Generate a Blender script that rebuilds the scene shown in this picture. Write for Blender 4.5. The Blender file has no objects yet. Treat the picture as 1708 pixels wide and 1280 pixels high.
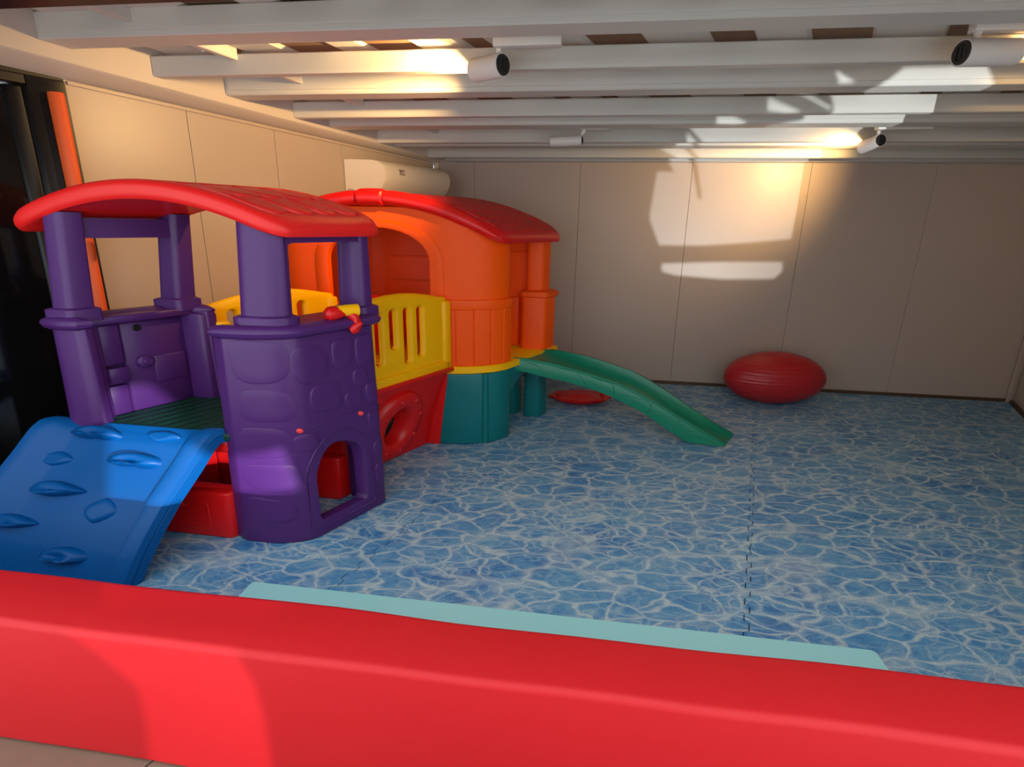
import bpy, bmesh, math, random
from mathutils import Vector, Matrix
from mathutils.geometry import tessellate_polygon
random.seed(4)
C = bpy.context.scene.collection
sc = bpy.context.scene
PI = math.pi

# ------------------------------------------------------------------ camera, world, exposure
FPX = 889.0
TH, RO = math.radians(16.66), math.radians(0.98)
f0 = Vector((0, math.cos(TH), -math.sin(TH)))
r0 = Vector((1, 0, 0)); u0 = Vector((0, math.sin(TH), math.cos(TH)))
Rv = r0 * math.cos(RO) + u0 * math.sin(RO)
Uv = u0 * math.cos(RO) - r0 * math.sin(RO)
cam_d = bpy.data.cameras.new('camera'); cam_d.sensor_fit = 'HORIZONTAL'; cam_d.sensor_width = 36.0
cam_d.lens = FPX / 1708.0 * 36.0; cam_d.clip_start = 0.02
cam = bpy.data.objects.new('camera', cam_d); C.objects.link(cam)
mw = Matrix((Rv, Uv, -f0)).transposed().to_4x4(); mw.translation = Vector((0, 0, 1.6))
cam.matrix_world = mw
sc.camera = cam
sc.view_settings.view_transform = 'Standard'; sc.view_settings.look = 'None'
sc.view_settings.gamma = 1.0; sc.view_settings.use_curve_mapping = False
sc.view_settings.exposure = 0.38

w = bpy.data.worlds.new('sky'); sc.world = w; w.use_nodes = True
bg = w.node_tree.nodes['Background']
bg.inputs['Color'].default_value = (0.93, 0.97, 1.0, 1)
bg.inputs['Strength'].default_value = 1.55

def area(name, loc, target, size, sizey, power, color):
    l = bpy.data.lights.new(name, 'AREA'); l.shape = 'RECTANGLE'; l.size = size; l.size_y = sizey
    l.energy = power; l.color = color
    o = bpy.data.objects.new(name, l); C.objects.link(o); o.location = loc
    o.rotation_euler = (Vector(target) - Vector(loc)).to_track_quat('-Z', 'Y').to_euler()
    return o
sun_d = bpy.data.lights.new('sun', 'SUN'); sun_d.energy = 9.0; sun_d.angle = math.radians(0.6); sun_d.color = (0.96, 0.98, 1.0)
sun = bpy.data.objects.new('sun', sun_d); C.objects.link(sun); sun.rotation_euler = (math.radians(-34), 0, math.radians(12))

def spot(name, loc, target, power, deg, blend, color, radius, parent=None):
    l = bpy.data.lights.new(name, 'SPOT'); l.energy = power; l.spot_size = math.radians(deg)
    l.spot_blend = blend; l.color = color; l.shadow_soft_size = radius
    o = bpy.data.objects.new(name, l); C.objects.link(o); o.location = loc
    o.rotation_euler = (Vector(target) - Vector(loc)).to_track_quat('-Z', 'Y').to_euler()
    if parent: o.parent = parent; o.matrix_parent_inverse = Matrix.Translation(parent.location).inverted()
    return o
# sunlight thrown back into the room by glass in the courtyard (low, behind the camera)
L1 = Vector((2.3, -1.6, 0.35))
L2 = Vector((0.38, -0.80, 0.90))
spot('sun_glint', L1, (2.28, -1.0, 0.52), 800, 46, 0.0, (0.93, 0.98, 1.0), 0.0022)
spot('low_sun_glint', L2, (0.17, -0.45, 0.85), 760, 66, 0.0, (0.95, 0.98, 1.0), 0.004)
L3 = Vector((-0.35, -1.2, 0.45))
spot('ground_glint', L3, (-0.52, -0.7, 0.38), 110, 66, 0.0, (0.95, 0.98, 1.0), 0.006)

# ------------------------------------------------------------------ helpers
def srgb(r, g, b):
    f = lambda c: c / 12.92 if c <= 0.04045 else ((c + 0.055) / 1.055) ** 2.4
    return (f(r / 255), f(g / 255), f(b / 255), 1)

def mat(name, col, rough=0.4, spec=0.4, bump=0.0, scale=60, var=0.0, metal=0.0, coat=0.0):
    m = bpy.data.materials.new(name); m.use_nodes = True
    nt = m.node_tree; p = nt.nodes['Principled BSDF']
    p.inputs['Base Color'].default_value = col; p.inputs['Roughness'].default_value = rough
    p.inputs['Specular IOR Level'].default_value = spec; p.inputs['Metallic'].default_value = metal
    p.inputs['Coat Weight'].default_value = coat
    tc = nt.nodes.new('ShaderNodeTexCoord')
    no = nt.nodes.new('ShaderNodeTexNoise'); no.inputs['Scale'].default_value = scale
    nt.links.new(tc.outputs['Object'], no.inputs['Vector'])
    if bump:
        b = nt.nodes.new('ShaderNodeBump'); b.inputs['Strength'].default_value = bump; b.inputs['Distance'].default_value = 0.01
        nt.links.new(no.outputs['Fac'], b.inputs['Height']); nt.links.new(b.outputs['Normal'], p.inputs['Normal'])
    if var:
        n2 = nt.nodes.new('ShaderNodeTexNoise'); n2.inputs['Scale'].default_value = 2.3; n2.inputs['Detail'].default_value = 4
        nt.links.new(tc.outputs['Object'], n2.inputs['Vector'])
        mx = nt.nodes.new('ShaderNodeMix'); mx.data_type = 'RGBA'
        mx.inputs['A'].default_value = tuple(c * (1 - var) for c in col[:3]) + (1,)
        mx.inputs['B'].default_value = tuple(min(1, c * (1 + var)) for c in col[:3]) + (1,)
        nt.links.new(n2.outputs['Fac'], mx.inputs['Factor']); nt.links.new(mx.outputs['Result'], p.inputs['Base Color'])
    return m

M = {}
M['purple'] = mat('purple_plastic', srgb(76, 36, 104), 0.38, bump=0.04, scale=220)
M['red'] = mat('red_plastic', srgb(216, 20, 20), 0.34, bump=0.03, scale=220)
M['red2'] = mat('red_roof_plastic', srgb(236, 34, 32), 0.36, bump=0.03, scale=220)
M['orange'] = mat('orange_plastic', srgb(255, 88, 0), 0.42, 0.22, bump=0.03, scale=220)
M['yellow'] = mat('yellow_plastic', srgb(255, 190, 0), 0.4, 0.3, bump=0.03, scale=220)
M['teal'] = mat('teal_plastic', srgb(8, 112, 116), 0.36, bump=0.03, scale=220)
M['green'] = mat('green_slide_plastic', srgb(8, 126, 96), 0.32, bump=0.03, scale=220)
M['deckgreen'] = mat('dark_green_deck', srgb(4, 56, 42), 0.5)
M['limegreen'] = mat('lime_plastic', srgb(70, 150, 30), 0.4)
M['blue'] = mat('blue_ramp_plastic', srgb(0, 82, 150), 0.4, 0.22, bump=0.03, scale=220)
M['bar'] = mat('red_vinyl', srgb(204, 22, 32), 0.55, bump=0.12, scale=9, var=0.06)
M['mat_teal'] = mat('aqua_vinyl', srgb(164, 230, 232), 0.4, bump=0.05, scale=8)
M['white_edge'] = mat('white_edging', srgb(225, 225, 225), 0.5)
M['wall'] = mat('painted_sandwich_panel', srgb(184, 168, 155), 0.38, bump=0.02, scale=40, var=0.03)
M['core'] = mat('wall_core', srgb(120, 108, 98), 0.8)
M['beam'] = mat('white_painted_steel', srgb(208, 205, 197), 0.42, bump=0.06, scale=30, var=0.06)
M['girder'] = mat('painted_girder', srgb(208, 198, 188), 0.45, bump=0.05, scale=30, var=0.05)
M['board'] = mat('brown_roof_board', srgb(140, 112, 88), 0.8, bump=0.3, scale=12, var=0.35)
M['slat'] = mat('white_roof_slat', srgb(210, 204, 196), 0.6, bump=0.1, scale=20, var=0.08)
M['black'] = mat('black_steel', srgb(14, 11, 12), 0.4)
M['blackglass'] = mat('black_door_glass', srgb(12, 12, 12), 0.08, 0.5)
M['white'] = mat('white_lamp_metal', srgb(226, 220, 214), 0.4)
M['darkcap'] = mat('dark_heat_sink', srgb(44, 42, 38), 0.45)
M['ac'] = mat('white_appliance_plastic', srgb(226, 218, 206), 0.4)
M['ac_dark'] = mat('grey_print', srgb(90, 80, 84), 0.6)
M['ac_label'] = mat('pale_label', srgb(190, 170, 172), 0.5)
M['foam'] = mat('orange_foam_tube', srgb(226, 92, 36), 0.55, bump=0.05, scale=60)
M['baseb'] = mat('brown_base_strip', srgb(84, 66, 50), 0.7, bump=0.2, scale=15, var=0.3)
M['bolt'] = mat('red_bolt', srgb(225, 60, 60), 0.35)
M['brown_tile'] = mat('brown_marble_tile', srgb(126, 108, 92), 0.35, bump=0.15, scale=14, var=0.45)
M['ground'] = mat('courtyard_paving', srgb(172, 174, 174), 0.6, bump=0.1, scale=8, var=0.15)
M['lens'] = mat('warm_lamp_lens', (1, 0.8, 0.5, 1), 0.3)
pl = M['lens'].node_tree.nodes['Principled BSDF']
pl.inputs['Emission Color'].default_value = (1, 0.72, 0.36, 1); pl.inputs['Emission Strength'].default_value = 12

def water_mat():
    m = bpy.data.materials.new('water_print_foam'); m.use_nodes = True
    nt = m.node_tree; N = nt.nodes; Lk = nt.links; p = N['Principled BSDF']
    p.inputs['Roughness'].default_value = 0.45; p.inputs['Specular IOR Level'].default_value = 0.4
    tc = N.new('ShaderNodeTexCoord'); mp = N.new('ShaderNodeMapping')
    mp.inputs['Scale'].default_value = (1 / 1.75, 1, 1); mp.inputs['Rotation'].default_value = (0, 0, 0.14)
    Lk.new(tc.outputs['Object'], mp.inputs['Vector'])
    wn = N.new('ShaderNodeTexNoise'); wn.inputs['Scale'].default_value = 7.0; wn.inputs['Detail'].default_value = 2.0
    Lk.new(mp.outputs['Vector'], wn.inputs['Vector'])
    sub = N.new('ShaderNodeVectorMath'); sub.operation = 'SUBTRACT'; sub.inputs[1].default_value = (0.5, 0.5, 0.5)
    Lk.new(wn.outputs['Color'], sub.inputs[0])
    scl = N.new('ShaderNodeVectorMath'); scl.operation = 'SCALE'; scl.inputs['Scale'].default_value = 0.115
    Lk.new(sub.outputs[0], scl.inputs[0])
    add = N.new('ShaderNodeVectorMath'); Lk.new(mp.outputs['Vector'], add.inputs[0]); Lk.new(scl.outputs[0], add.inputs[1])
    def vor(scale, lo, hi):
        v = N.new('ShaderNodeTexVoronoi'); v.feature = 'DISTANCE_TO_EDGE'; v.inputs['Scale'].default_value = scale
        Lk.new(add.outputs[0], v.inputs['Vector'])
        r = N.new('ShaderNodeMapRange'); r.inputs['From Min'].default_value = lo; r.inputs['From Max'].default_value = hi
        r.inputs['To Min'].default_value = 1; r.inputs['To Max'].default_value = 0; r.interpolation_type = 'SMOOTHSTEP'
        Lk.new(v.outputs['Distance'], r.inputs['Value']); return r
    a, b, c3 = vor(9.0, 0.0, 0.095), vor(15.5, 0.0, 0.10), vor(27.0, 0.0, 0.14)
    def junction(scale, lo, hi):
        v = N.new('ShaderNodeTexVoronoi'); v.feature = 'F1'; v.inputs['Scale'].default_value = scale
        Lk.new(add.outputs[0], v.inputs['Vector'])
        r = N.new('ShaderNodeMapRange'); r.inputs['From Min'].default_value = lo; r.inputs['From Max'].default_value = hi
        r.interpolation_type = 'SMOOTHSTEP'
        Lk.new(v.outputs['Distance'], r.inputs['Value']); return r
    ja = junction(9.0, 0.52, 0.82)
    pn = N.new('ShaderNodeTexNoise'); pn.inputs['Scale'].default_value = 2.6; pn.inputs['Detail'].default_value = 3
    Lk.new(mp.outputs['Vector'], pn.inputs['Vector'])
    pr = N.new('ShaderNodeMapRange'); pr.inputs['From Min'].default_value = 0.42; pr.inputs['From Max'].default_value = 0.62
    Lk.new(pn.outputs['Fac'], pr.inputs['Value'])
    def math2(op, x, y):
        k = N.new('ShaderNodeMath'); k.operation = op
        if op == 'MULTIPLY_ADD': k.inputs[2].default_value = 0.25
        for i, q in enumerate((x, y)):
            if isinstance(q, (int, float)): k.inputs[i].default_value = q
            else: Lk.new(q, k.inputs[i])
        return k.outputs[0]
    bb = math2('MULTIPLY', b.outputs[0], math2('MULTIPLY_ADD', pr.outputs[0], 0.55))
    cc = math2('MULTIPLY', c3.outputs[0], math2('MULTIPLY', pr.outputs[0], 0.3))
    v = math2('MAXIMUM', math2('MAXIMUM', math2('MULTIPLY', a.outputs[0], 0.95), math2('MULTIPLY', ja.outputs[0], 0.5)), math2('MAXIMUM', bb, cc))
    fine = N.new('ShaderNodeTexNoise'); fine.inputs['Scale'].default_value = 34; fine.inputs['Detail'].default_value = 5
    Lk.new(add.outputs[0], fine.inputs['Vector'])
    ramp = N.new('ShaderNodeValToRGB'); e = ramp.color_ramp.elements
    e[0].position = 0.36; e[0].color = srgb(52, 118, 178); e[1].position = 0.64; e[1].color = srgb(112, 164, 196)
    mid = e.new(0.5); mid.color = srgb(84, 148, 194)
    big = N.new('ShaderNodeTexNoise'); big.inputs['Scale'].default_value = 3.4; big.inputs['Detail'].default_value = 2
    Lk.new(mp.outputs['Vector'], big.inputs['Vector'])
    Lk.new(math2('ADD', math2('MULTIPLY', fine.outputs['Fac'], 0.5), math2('MULTIPLY', big.outputs['Fac'], 0.5)), ramp.inputs['Fac'])
    veins = N.new('ShaderNodeMix'); veins.data_type = 'RGBA'; veins.inputs['B'].default_value = srgb(196, 212, 212)
    Lk.new(ramp.outputs['Color'], veins.inputs['A'])
    Lk.new(math2('MULTIPLY', v, math2('MULTIPLY_ADD', fine.outputs['Fac'], 1.1)), veins.inputs['Factor'])
    sp = N.new('ShaderNodeTexNoise'); sp.inputs['Scale'].default_value = 150; sp.inputs['Detail'].default_value = 2
    Lk.new(tc.outputs['Object'], sp.inputs['Vector'])
    sr = N.new('ShaderNodeMapRange'); sr.inputs['From Min'].default_value = 0.3; sr.inputs['From Max'].default_value = 0.7
    sr.inputs['To Min'].default_value = 0.78; sr.inputs['To Max'].default_value = 1.22
    Lk.new(sp.outputs['Fac'], sr.inputs['Value'])
    gr = N.new('ShaderNodeVectorMath'); gr.operation = 'SCALE'
    Lk.new(veins.outputs['Result'], gr.inputs[0]); Lk.new(sr.outputs[0], gr.inputs['Scale'])
    Lk.new(gr.outputs[0], p.inputs['Base Color'])
    gn = N.new('ShaderNodeTexNoise'); gn.inputs['Scale'].default_value = 130
    Lk.new(tc.outputs['Object'], gn.inputs['Vector'])
    bp = N.new('ShaderNodeBump'); bp.inputs['Strength'].default_value = 0.25; bp.inputs['Distance'].default_value = 0.004
    Lk.new(gn.outputs['Fac'], bp.inputs['Height']); Lk.new(bp.outputs['Normal'], p.inputs['Normal'])
    return m
M['water'] = water_mat()

def ball_mat():
    m = mat('red_rubber', srgb(176, 34, 40), 0.34, bump=0.0)
    nt = m.node_tree; p = nt.nodes['Principled BSDF']; tc = nt.nodes.new('ShaderNodeTexCoord')
    wv = nt.nodes.new('ShaderNodeTexWave'); wv.bands_direction = 'Z'; wv.inputs['Scale'].default_value = 10
    wv.inputs['Distortion'].default_value = 0.6
    nt.links.new(tc.outputs['Object'], wv.inputs['Vector'])
    no = nt.nodes.new('ShaderNodeTexNoise'); no.inputs['Scale'].default_value = 16; no.inputs['Detail'].default_value = 3
    nt.links.new(tc.outputs['Object'], no.inputs['Vector'])
    ad = nt.nodes.new('ShaderNodeMath'); ad.operation = 'MULTIPLY_ADD'; ad.inputs[1].default_value = 0.35
    nt.links.new(wv.outputs['Fac'], ad.inputs[0]); nt.links.new(no.outputs['Fac'], ad.inputs[2])
    b = nt.nodes.new('ShaderNodeBump'); b.inputs['Strength'].default_value = 0.5; b.inputs['Distance'].default_value = 0.012
    nt.links.new(ad.outputs[0], b.inputs['Height']); nt.links.new(b.outputs['Normal'], p.inputs['Normal'])
    return m
M['ball'] = ball_mat()

def obj(name, bm, m, parent=None, sharp=35, **props):
    bmesh.ops.remove_doubles(bm, verts=bm.verts, dist=1e-5)
    bmesh.ops.recalc_face_normals(bm, faces=bm.faces)
    me = bpy.data.meshes.new(name); bm.to_mesh(me); bm.free()
    for f in me.polygons: f.use_smooth = True
    me.set_sharp_from_angle(angle=math.radians(sharp))
    me.materials.append(m if not isinstance(m, str) else M[m])
    o = bpy.data.objects.new(name, me); C.objects.link(o)
    if parent: o.parent = parent
    for k, v in props.items(): o[k] = v
    return o

def thing(name, label, cat, loc=(0, 0, 0), group=None):
    o = bpy.data.objects.new(name, None); C.objects.link(o); o.location = loc
    o.empty_display_size = 0.1
    o['label'] = label; o['category'] = cat
    if group: o['group'] = group
    return o

def ident(p): return Vector(p)
def mapped(bm, fn):
    for v in bm.verts: v.co = fn(v.co)
    return bm

def box(bm, lo, hi, bev=0.0, seg=2, fn=None):
    """bevelled box lo..hi added to bm, mapped by fn"""
    t = bmesh.new()
    bmesh.ops.create_cube(t, size=1)
    for v in t.verts:
        v.co = Vector([lo[i] + (v.co[i] + 0.5) * (hi[i] - lo[i]) for i in range(3)])
    if bev:
        bmesh.ops.bevel(t, geom=list(t.edges), offset=bev, segments=seg, profile=0.5, affect='EDGES')
    if fn: mapped(t, fn)
    merge(bm, t); return bm

def merge(bm, t):
    me = bpy.data.meshes.new('tmp'); t.to_mesh(me); t.free(); bm.from_mesh(me); bpy.data.meshes.remove(me)

def loft(bm, rings, closed=True, cap=True):
    vs = [[bm.verts.new(p) for p in r] for r in rings]
    n = len(vs[0])
    for i in range(len(vs) - 1):
        for j in range(n if closed else n - 1):
            k = (j + 1) % n
            bm.faces.new((vs[i][j], vs[i][k], vs[i + 1][k], vs[i + 1][j]))
    if cap and closed:
        bm.faces.new(vs[0][::-1]); bm.faces.new(vs[-1])
    return vs

def circle(n, rx, ry, cx=0, cy=0, ph=0):
    return [(cx + rx * math.cos(2 * PI * i / n + ph), cy + ry * math.sin(2 * PI * i / n + ph)) for i in range(n)]

def rrect(x0, y0, x1, y1, r, n=5):
    pts = []
    for cx, cy, a in ((x1 - r, y0 + r, -90), (x1 - r, y1 - r, 0), (x0 + r, y1 - r, 90), (x0 + r, y0 + r, 180)):
        for i in range(n + 1):
            t = math.radians(a + 90 * i / n); pts.append((cx + r * math.cos(t), cy + r * math.sin(t)))
    return pts

def tube(bm, pts, r, n=10, cap=True):
    pts = [Vector(p) for p in pts]; rings = []
    ref = Vector((0, 0, 1))
    for i, p in enumerate(pts):
        t = (pts[min(i + 1, len(pts) - 1)] - pts[max(i - 1, 0)]).normalized()
        a = t.cross(ref)
        if a.length < 1e-3: a = t.cross(Vector((1, 0, 0)))
        a.normalize(); b = a.cross(t)
        rr = r[i] if isinstance(r, (list, tuple)) else r
        rings.append([p + a * rr * math.cos(2 * PI * k / n) + b * rr * math.sin(2 * PI * k / n) for k in range(n)])
    loft(bm, rings, True, cap); return bm

def offset_loop(lp, d):
    """grow (d>0) or shrink (d<0) a closed 2D loop"""
    P = [Vector(p) for p in lp]
    P = [p for i, p in enumerate(P) if (p - P[i - 1]).length > 1e-6]
    ar = sum(P[i - 1].x * P[i].y - P[i].x * P[i - 1].y for i in range(len(P)))
    sg = 1 if ar > 0 else -1; out = []
    for i, p in enumerate(P):
        a = (p - P[i - 1]).normalized(); b = (P[(i + 1) % len(P)] - p).normalized()
        n1 = Vector((a.y, -a.x)) * sg; n2 = Vector((b.y, -b.x)) * sg
        m_ = (n1 + n2); m_ = m_.normalized() if m_.length > 1e-4 else n1
        out.append(p + m_ * d / max(0.5, m_.dot(n1)))
    return out

def flat_panel(outer, holes, thick, bev=0.004, cuts_s=(), cuts_v=(), seg=2):
    """panel with holes: (s, v, w) with w in -thick..0, rounded edges; cut where the map bends"""
    cu = bpy.data.curves.new('tmp', 'CURVE'); cu.dimensions = '2D'; cu.fill_mode = 'BOTH'
    cu.extrude = thick / 2 - bev; cu.bevel_depth = bev; cu.bevel_resolution = seg
    for lp in [offset_loop(outer, -bev)] + [offset_loop(h_, bev) for h_ in holes]:
        sp = cu.splines.new('POLY'); sp.points.add(len(lp) - 1)
        for q, (x, y) in zip(sp.points, lp): q.co = (x, y, 0, 1)
        sp.use_cyclic_u = True
    o = bpy.data.objects.new('tmp', cu); C.objects.link(o)
    dg = bpy.context.evaluated_depsgraph_get()
    me = bpy.data.meshes.new_from_object(o.evaluated_get(dg))
    bpy.data.objects.remove(o); bpy.data.curves.remove(cu)
    bm = bmesh.new(); bm.from_mesh(me); bpy.data.meshes.remove(me)
    bmesh.ops.remove_doubles(bm, verts=bm.verts, dist=1e-5)
    for s in cuts_s:
        bmesh.ops.bisect_plane(bm, geom=bm.verts[:] + bm.edges[:] + bm.faces[:], plane_co=(s, 0, 0), plane_no=(1, 0, 0))
    for v in cuts_v:
        bmesh.ops.bisect_plane(bm, geom=bm.verts[:] + bm.edges[:] + bm.faces[:], plane_co=(0, v, 0), plane_no=(0, 1, 0))
    for v in bm.verts: v.co.z -= thick / 2
    return bm

class Path:
    """plan path with rounded corners; at(s) -> point, outward normal (side=+1: right of travel)"""
    def __init__(self, pts, radii, side=1, n=8):
        P = [Vector(p) for p in pts]; out = [P[0]]
        self.arcs = []
        for i in range(1, len(P) - 1):
            a = (P[i - 1] - P[i]).normalized(); b = (P[i + 1] - P[i]).normalized(); r = radii[i]
            ang = a.angle(b)
            if r <= 0: out.append(P[i]); continue
            d = r / math.tan(ang / 2); s0, s1 = P[i] + a * d, P[i] + b * d
            cc = P[i] + (a + b).normalized() * (r / math.sin(ang / 2))
            v0, v1 = s0 - cc, s1 - cc
            tot = v0.angle_signed(v1)
            for k in range(n + 1):
                q = v0.copy(); q.rotate(Matrix.Rotation(-tot * k / n, 2)); out.append(cc + q)
        out.append(P[-1]); self.p = out; self.side = side
        self.s = [0]
        for i in range(1, len(out)): self.s.append(self.s[-1] + (out[i] - out[i - 1]).length)
        self.L = self.s[-1]
        self.vn = []
        for i in range(len(out)):
            t = (out[min(i + 1, len(out) - 1)] - out[max(i - 1, 0)]).normalized()
            self.vn.append(Vector((t.y, -t.x)) * side)
    def at(self, s):
        s_ = max(0, min(self.L, s)); i = 0
        while i < len(self.s) - 2 and self.s[i + 1] < s_: i += 1
        d = self.s[i + 1] - self.s[i]; f = (s_ - self.s[i]) / d if d > 0 else 0
        p = self.p[i].lerp(self.p[i + 1], f); n = self.vn[i].lerp(self.vn[i + 1], f).normalized()
        if s != s_: t = Vector((-n.y, n.x)) * self.side; p = p + t * (s - s_)
        return p, n
    def s_of(self, q):
        q = Vector(q); best = (9, 0)
        for i in range(401):
            s = self.L * i / 400; d = (self.at(s)[0] - q).length
            best = min(best, (d, s))
        return best[1]
    def cuts(self): return [s for s in self.s[1:-1]]

# added plates, out of view, with holes that shape the reflected sunlight
def screen(name, label, loc_y, cx_, cz_, hw_, hh_, holes):
    bm = flat_panel([(cx_ - hw_, cz_ - hh_), (cx_ + hw_, cz_ - hh_), (cx_ + hw_, cz_ + hh_), (cx_ - hw_, cz_ + hh_)], holes, 0.002, 0.0003, seg=0)
    for v in bm.verts: v.co = Vector((v.co.x - cx_, v.co.z, v.co.y - cz_))
    o = obj(name, bm, 'black', sharp=30); o.location = (cx_, loc_y, cz_)
    o['label'] = label; o['category'] = 'screen'; return o
G1 = {}
G1['main'] =  [(2.2275, 0.4405), (2.2176, 0.4622), (2.2206, 0.4986), (2.2337, 0.4985), (2.2303, 0.504), (2.2242, 0.5129), (2.2071, 0.5217), (2.2084, 0.5295), (2.207, 0.5408), (2.2469, 0.5046), (2.2548, 0.4783), (2.2573, 0.4788), (2.2509, 0.5047), (2.2083, 0.5439), (2.2142, 0.5477), (2.2271, 0.5505), (2.2477, 0.5459), (2.2436, 0.5546), (2.2641, 0.5594), (2.2661, 0.575), (2.2581, 0.5941), (2.2738, 0.6088), (2.3229, 0.6121), (2.3336, 0.5977), (2.3393, 0.5775), (2.3371, 0.5608), (2.3353, 0.5475), (2.3345, 0.5079), (2.3331, 0.4756), (2.3313, 0.4499), (2.2985, 0.4455), (2.2613, 0.4416)]
G1['low'] =  [(2.2314, 0.4191), (2.2308, 0.4257), (2.2767, 0.4289), (2.3273, 0.4311), (2.3285, 0.4233), (2.3225, 0.4168), (2.2825, 0.4147), (2.2418, 0.4164)]
G1['side'] =  [(2.3362, 0.4565), (2.3354, 0.4757), (2.3562, 0.4756), (2.3589, 0.458)]
G1['r2'] =  [(2.360, 0.5758), (2.3435, 0.5904), (2.3565, 0.5908), (2.3755, 0.5763)]
G1['r3'] =  [(2.3465, 0.5616), (2.3492, 0.569), (2.3603, 0.5694), (2.3638, 0.5625)]
G1['leaf1'] =  [(2.2363, 0.5971), (2.2309, 0.606), (2.2475, 0.5979)]
G1['leaf2'] =  [(2.2231, 0.5695), (2.2226, 0.5783), (2.2476, 0.5695), (2.2365, 0.568)]
G1['leaf3'] =  [(2.2373, 0.5833), (2.2431, 0.584), (2.2665, 0.5729), (2.2638, 0.5717)]
G1['leaf4'] =  [(2.2063, 0.5533), (2.2047, 0.5596), (2.2167, 0.56), (2.2279, 0.5555), (2.2197, 0.552)]
screen('light_mask', 'added black cut-out mask, out of view, shaping light on the ceiling and back wall', -1.0, 2.28, 0.52, 0.34, 0.30, list(G1.values()))  # added to cut the glint into ceiling and wall patches
screen('light_mask', 'added black mask, out of view, shaping the band of light on the ramp', -0.45, 0.16, 0.78, 0.36, 0.34,
       [[(0.118, 0.8325), (0.20, 0.8325), (0.224, 0.835), (0.217, 0.860), (0.182, 0.852), (0.163, 0.868), (0.150, 0.882), (0.128, 0.884)]])  # added plate; its hole lets a lit band reach ramp and tower
screen('light_mask', 'added black mask, out of view, shaping the patch of light on the barrier', -0.7, -0.52, 0.40, 0.36, 0.36,
       [[(-0.5046, 0.3439), (-0.498, 0.3895), (-0.4976, 0.4174), (-0.518, 0.4408), (-0.5387, 0.4561), (-0.433, 0.4549), (-0.4231, 0.4336), (-0.4201, 0.4071), (-0.4197, 0.3591)]])  # added plate that limits the glint to the barrier front

# ------------------------------------------------------------------ room frame
Bc = Vector((-0.83, 5.79, 0)); D1 = Vector((0.9914, -0.131, 0)).normalized(); DL = Vector((-0.6, -1, 0)).normalized()
NB = Vector((0.131, 0.9914, 0)).normalized()
def RM(u, v, z): return Bc + D1 * u + DL * v + Vector((0, 0, z))
def rm(p): return RM(p[0], p[1], p[2])
PERV = -DL.dot(NB)                       # perpendicular distance per v
def roof_z(v): return 2.185 + 0.0816 * PERV * v      # underside of the beams
def girder_z(v): return 2.185 + 0.052 * v
W_U, V_FRONT = 5.83, 4.97

ground = obj('floor', box(bmesh.new(), (-30, -60, -0.12), (30, 7, -0.018)), 'ground', kind='structure')
# brown marble tiles in front of the red barrier
k = 0
for i in range(5):
    for j in range(3):
        u0_, v0_ = 0.2 + i * 1.06, V_FRONT - 0.02 + j * 0.62
        obj('marble_tile', box(bmesh.new(), (u0_, v0_, -0.02), (u0_ + 1.052, v0_ + 0.612, 0.0), 0.002, 1, rm), 'brown_tile', ground)
        k += 1

# puzzle mats
DT = Vector((0.446, 1.0, 0)).normalized()
T0 = Vector((1.253, 2.422, 0))
TW, TD = 1.80, 1.02
def tooth_edge(p, q, flip, n=17):
    """zig-zag edge of interlocking teeth between p and q (p,q in tile coords)"""
    pts = []; d = (q - p); nrm = Vector((-d.y, d.x)).normalized() * 0.011 * flip
    seq = [p]
    for i in range(1, n):
        t = i / n
        for e, off in ((-0.006, (i % 2) * 2 - 1), (0.006, -((i % 2) * 2 - 1))):
            pts_ = p + d * (t + e * (1 if off < 0 else 1)) + nrm * (-off if e < 0 else -off)
            seq.append(pts_)
    return seq
def tile(i, j):
    g = 0.003
    a = [Vector((i * TW, j * TD)), Vector(((i + 1) * TW, j * TD)), Vector(((i + 1) * TW, (j + 1) * TD)), Vector((i * TW, (j + 1) * TD))]
    def edge(p, q): return tooth_edge(p, q, 1) if (p.x, p.y) < (q.x, q.y) else None
    loop = []
    for x, y in ((0, 1), (1, 2), (2, 3), (3, 0)):
        p, q = a[x], a[y]
        if (round(p.x, 4), round(p.y, 4)) < (round(q.x, 4), round(q.y, 4)):
            e = tooth_edge(p, q, 1); loop += e
        else:
            e = tooth_edge(q, p, 1) + [p]; e = [q] + e[1:]; e.reverse(); loop += e[:-1]
    cen = (a[0] + a[2]) / 2
    pts = []
    for q in loop:
        dq = q - cen
        pts.append(q - Vector((g * (1 if dq.x > 0 else -1), g * (1 if dq.y > 0 else -1))))
    return pts
floor_z = 0.0
def clip_poly(bm, co, no):
    g = bm.verts[:] + bm.edges[:] + bm.faces[:]
    r = bmesh.ops.bisect_plane(bm, geom=g, plane_co=co, plane_no=no, clear_outer=True)
for i in range(-2, 3):
    for j in range(-2, 4):
        pts = tile(i, j)
        t = bmesh.new()
        lo, hi = [], []
        for q in pts:
            P = T0 + D1 * q.x + DT * q.y
            hi.append(t.verts.new((P.x, P.y, 0.0)))
        t.faces.new(hi)
        # keep what lies inside the room
        for co, no in ((RM(0, 0.035, 0), NB), (RM(0.03, 0, 0), -Vector((0.857, -0.514, 0))), (RM(W_U - 0.04, 0, 0), Vector((0.857, -0.514, 0))), (RM(0, V_FRONT - 0.04, 0), -NB)):
            if t.faces: clip_poly(t, co, no)
        if not t.faces: t.free(); continue
        r = bmesh.ops.extrude_face_region(t, geom=t.faces[:])
        for v in r['geom']:
            if isinstance(v, bmesh.types.BMVert): v.co.z -= 0.016
        obj('foam_mat', t, 'water', ground, sharp=20)

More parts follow.
